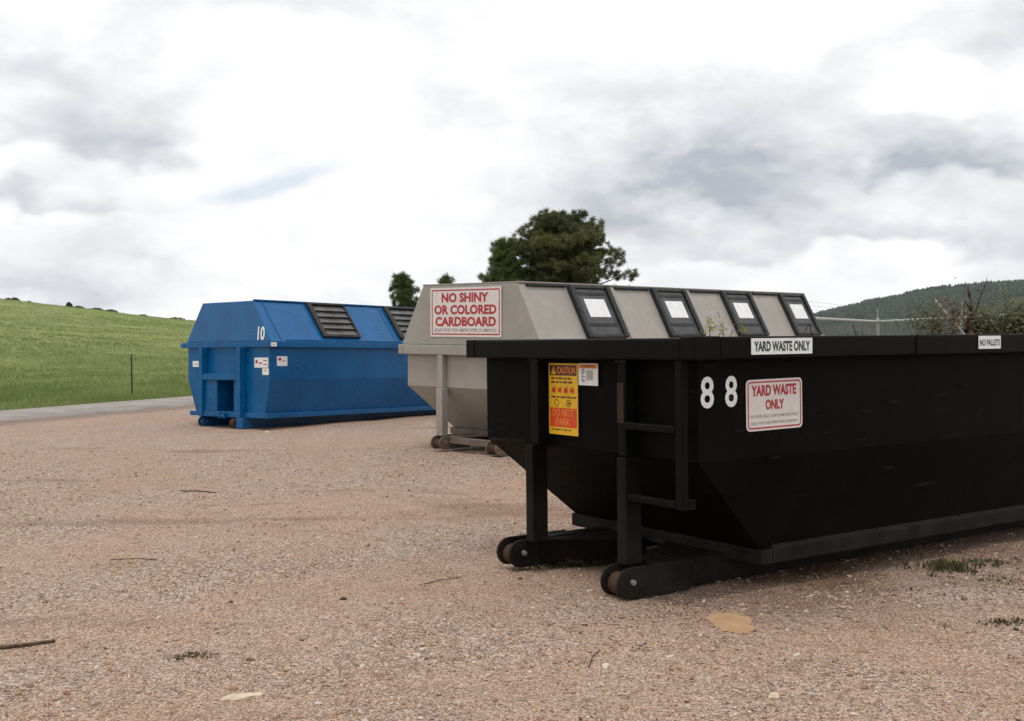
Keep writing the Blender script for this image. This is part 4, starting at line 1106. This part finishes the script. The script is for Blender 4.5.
# ------------------------------------------------------------------ shrubs on the meadow crest
def shrub(x, y, h, w_, seed, label):
    z0 = float(terr(np.array(x), np.array(y)))
    rnd = np.random.default_rng(seed)
    root = thing('juniper_shrub', label, 'shrub', (x, y, z0 - .1), 0, 'dark shrubs along the crest of the pasture')
    MB().tube((0, 0, 0), (0, 0, h * .6), .08, .04, n=6).build('trunk', BARK, root)
    n = 700; th_ = rnd.uniform(0, 6.28, n); zz_ = rnd.uniform(0.05, 1, n); r_ = w_ * np.sqrt(rnd.uniform(0, 1, n)) * np.sqrt(1 - zz_ ** 2 * .95)
    c = np.stack([r_ * np.cos(th_), r_ * np.sin(th_), zz_ * h * rnd.uniform(.8, 1.1, n)], 1)
    u_ = rnd.normal(0, 1, (n, 3)); u_ /= np.linalg.norm(u_, axis=1)[:, None]; v_ = np.cross(u_, rnd.normal(0, 1, (n, 3))); v_ /= np.linalg.norm(v_, axis=1)[:, None]
    s_ = 0.13 * h ** .5
    V = np.stack([c - u_ * s_, c + v_ * s_, c + u_ * s_], 1).reshape(-1, 3)
    np_mesh('crown', V, np.arange(3 * n).reshape(-1, 3), NEEDLE, root, tint=rnd.uniform(0, .6, n))
ords = ['first', 'second', 'third', 'fourth', 'fifth', 'sixth', 'seventh', 'eighth', 'ninth', 'tenth', 'eleventh', 'twelfth']
shr = [(9, .8, .9), (16, 1.0, 1.1), (30, .9, .8), (70, 1.1, .7), (79, .7, 1.3), (97, .8, 1.8), (111, 0.6, 1.6), (143, 0.5, 1.3), (176, 0.6, 2.2)]
for k, (u, h, w_) in enumerate(shr):
    az_ = math.atan((u - 512) / 1119.1); dd = 178 + (k * 37 % 11)
    shrub(dd * math.sin(az_), dd * math.cos(az_), h * .75, w_ * .8, 100 + k, f'{ords[k]} dark shrub from the left on the crest of the green hill')

# ------------------------------------------------------------------ fences
fp = thing('fence_post', 'single dark steel post standing in the pasture beyond the road', 'post', (-12.03, 35.38, 0))
MB().box(-0.022, 0.022, -0.006, 0.006, 0, 1.28).box(-0.004, 0.004, 0.006, 0.035, 0, 1.28).build('steel_section', POSTG, fp)
stm = MB()
for k in range(9): stm.box(-0.008, 0.008, -0.014, -0.006, 0.25 + k * .11, 0.27 + k * .11)
stm.build('studs', POSTG, fp)

ch = thing('chain_link_fence', 'grey chain-link fence with barbed wire seen beyond the black dumpster', 'fence')
def fence_run(p0, p1, h0, h1, first=True, n=4):
    p0 = Vector(p0); p1 = Vector(p1); L_ = (p1 - p0).length; d = (p1 - p0) / L_
    MB().tube(p0 + Vector((0, 0, h0)), p1 + Vector((0, 0, h1)), 0.038, n=10).build('top_rail', GALV, ch)
    for k in range(0 if first else 1, n + 1):
        q = p0 + d * L_ * k / n; hh_ = h0 + (h1 - h0) * k / n
        po = MB().tube(q, q + Vector((0, 0, hh_ + 0.12)), 0.05 if k in (0, n) else 0.04, n=12).build('fence_post', GALV, ch)
        MB().tube(q + Vector((0, 0, hh_ + .10)), q + Vector((0, 0, hh_ + .42)), 0.016, n=6).build('wire_arm', GALV, po)
    # chain link
    wm = MB(); s_ = 0.075; H_ = min(h0, h1)
    nn_ = int(L_ / s_)
    a_ = d.cross(Vector((0, 0, 1)))
    for sg in (1, -1):
        for k in range(-int(H_ / s_), nn_):
            x0 = k * s_; x1 = x0 + H_
            za, zb_ = (0, H_) if sg > 0 else (H_, 0)
            t0 = max(0, -x0) / H_; t1 = min(1, (L_ - x0) / H_)
            if t1 <= t0: continue
            A_ = p0 + d * (x0 + H_ * t0) + Vector((0, 0, za + (zb_ - za) * t0)); B_ = p0 + d * (x0 + H_ * t1) + Vector((0, 0, za + (zb_ - za) * t1))
            wm.tube(A_, B_, 0.0013, n=3)
    o_ = wm.build('chain_link_mesh', GALV_D, ch); o_['kind'] = 'stuff'
    for z_ in (0.20, 0.31, 0.41):
        MB().tube(p0 + Vector((0, 0, h0 + z_)), p1 + Vector((0, 0, h1 + z_)), 0.004, n=4).build('barbed_wire', GALV_D, ch)
fence_run((5.0, 23.4, 0), (11.87, 36.3, 0), 2.08, 2.10, True, 1)
fence_run((11.87, 36.3, 0), (13.5, 20.0, 0), 2.10, 2.14, False, 3)

# ------------------------------------------------------------------ small things on the ground
def gz(x, y): return float(lot_h(np.array(float(x)), np.array(float(y))))
def stick(name, pts, r, mat, label):
    mb = MB()
    P_ = [Vector((x, y, gz(x, y) + r * .8 + dz_)) for x, y, dz_ in pts]
    for k in range(len(P_) - 1): mb.tube(P_[k], P_[k + 1], r * (1 - .25 * k / len(P_)), r * (1 - .25 * (k + 1) / len(P_)), n=8)
    o = mb.build(name, mat, smooth=False); tag(o, label, 'stick'); return o
stick('dead_stick', [(-3.15, 5.80, 0), (-2.80, 5.91, .004), (-2.62, 5.99, .002), (-2.50, 6.06, 0)], 0.011, BARK, 'dark brown stick lying on the gravel at the left edge')
stick('twig', [(-3.60, 12.05, 0), (-3.4, 11.98, .006), (-3.17, 11.90, .0)], 0.006, BARKD, 'thin brown twig lying on the gravel left of the middle')
stick('twig', [(-0.62, 7.35, 0), (-0.50, 7.45, .01), (-0.36, 7.60, .0)], 0.0035, BARK, 'small twig on the gravel near the bottom middle')
stick('twig', [(0.36, 5.45, 0), (0.39, 5.60, .01), (0.44, 5.74, .004)], 0.003, BARKD, 'thin dark upright twig on the gravel left of the sand patch')
stick('twig', [(-3.0, 8.3, 0), (-2.8, 8.26, .01), (-2.62, 8.22, 0)], 0.0035, BARK, 'thin twig on the gravel far left')
def rock(name, x, y, sx, sy, sz_, rot, seed, mat, label, cat='stone'):
    bm = bmesh.new(); bmesh.ops.create_icosphere(bm, subdivisions=3, radius=1)
    for v in bm.verts:
        q = 1 + 0.28 * mnoise.noise(v.co * 1.3 + Vector((seed, 0, 0))) + 0.1 * mnoise.noise(v.co * 4 + Vector((seed, 3, 0)))
        v.co = Vector((v.co.x * sx * q, v.co.y * sy * q, max(-.3, min(.8, v.co.z)) * sz_ * q))
    me = bpy.data.meshes.new(name); bm.to_mesh(me); bm.free(); me.materials.append(mat)
    o = bpy.data.objects.new(name, me); COL.objects.link(o); o.location = (x, y, gz(x, y) + sz_ * .2); o.rotation_euler = (0, 0, rot)
    tag(o, label, cat)
rock('flat_stone', -1.25, 5.07, 0.095, 0.035, 0.014, 0.35, 4, STONE, 'flat pale tan stone lying on the gravel at the bottom left')
rock('stone', -4.42, 20.1, 0.05, 0.05, 0.035, 0, 9, STONE, 'small stone lying under the near corner of the blue container')
rock('stone', 1.15, 4.95, 0.035, 0.025, 0.016, 1, 12, STONE, 'small pale stone at the bottom right of middle')
rock('stone', -1.06, 6.9, 0.022, 0.02, 0.012, 1, 15, BARKD, 'small dark stone on the gravel in the middle')
# weeds
def weeds(name, cx_, cy_, sx, sy, n, h, seed, label, mat=WEED):
    r_ = np.random.default_rng(seed)
    x_ = cx_ + r_.normal(0, sx, n); y_ = cy_ + r_.normal(0, sy, n)
    pos = np.stack([x_, y_, lot_h(x_, y_)], 1)
    blades(n, pos, h * .4, h, 0.006, 7, 0.02, name, mat, label, 'weeds', lean=1.2)
weeds('weeds', 3.02, 7.75, 0.10, 0.10, 60, 0.07, 1, 'small green weed patch on the gravel beside the black dumpster')
weeds('weeds', 3.35, 7.90, 0.13, 0.06, 30, 0.035, 2, 'low green weeds right of the larger weed patch')
weeds('weeds', 2.74, 6.15, 0.14, 0.06, 30, 0.025, 3, 'flat sparse weeds at the right edge of the gravel')
weeds('weeds', 0.38, 8.0, 0.14, 0.06, 40, 0.035, 4, 'thin green weeds beneath the far skid of the black dumpster')
weeds('weeds', -1.66, 5.75, 0.06, 0.05, 22, 0.018, 5, 'dry brownish tuft on the gravel at lower left', WEED_DRY)
weeds('weeds', 3.1, 7.3, 0.35, 0.22, 30, 0.025, 6, 'scattered tiny weeds in front of the black dumpster')

# ------------------------------------------------------------------ air
hz = MB().box(-3700, 3700, -3700, 3700, -40, 190).build('haze', GRAVEL)
hm = bpy.data.materials.new('air'); hm.use_nodes = True
ht = NT(hm.node_tree); ht.n.clear()
ho = ht.add('ShaderNodeOutputMaterial'); hv = ht.add('ShaderNodeVolumePrincipled')
hv.inputs['Color'].default_value = (0.82, 0.88, 0.95, 1); hv.inputs['Density'].default_value = 0.00004
ht.link(hv.outputs[0], ho.inputs['Volume'])
hz.data.materials.clear(); hz.data.materials.append(hm)
hz['kind'] = 'stuff'; tag(hz, 'thin pale haze over the far wooded hill', 'haze')

# ------------------------------------------------------------------ twigs and leaf scraps fallen around the bins
lrng = random.Random(44); lt = MB()
for k in range(1500):
    if k < 800:      # along the near side and in front of the black bin
        a_ = lrng.uniform(-1.6, 5.0); b_ = -abs(lrng.gauss(0, .55)) + .15
        p = bk.matrix_world @ Vector((a_, b_, 0)); x_, y_ = p.x, p.y
    else:
        y_ = 4.3 + 15 * lrng.random() ** 1.5; x_ = lrng.uniform(-.5, .5) * y_
    z_ = gz(x_, y_) + 0.004; an = lrng.uniform(0, 6.28)
    d_ = Vector((math.cos(an), math.sin(an), lrng.uniform(-.05, .15)))
    if k % 3:
        L_ = lrng.uniform(.008, .045); s_ = Vector((-d_.y, d_.x, .2)) * lrng.uniform(.003, .008); p = Vector((x_, y_, z_))
        lt.poly([p - d_ * L_ * .5, p - s_, p + d_ * L_ * .5, p + s_], [(0, 1, 2, 3)], lrng.uniform(0, 1))
    else:
        L_ = lrng.uniform(.03, .11); p = Vector((x_, y_, z_)); lt.tube(p, p + d_ * L_, .0016, .0010, n=4, tint=lrng.uniform(0, .6))
o = lt.build('ground_litter', LEAFB, tint=True); o['kind'] = 'stuff'; tag(o, 'brown twigs and leaf scraps fallen on the gravel', 'litter')
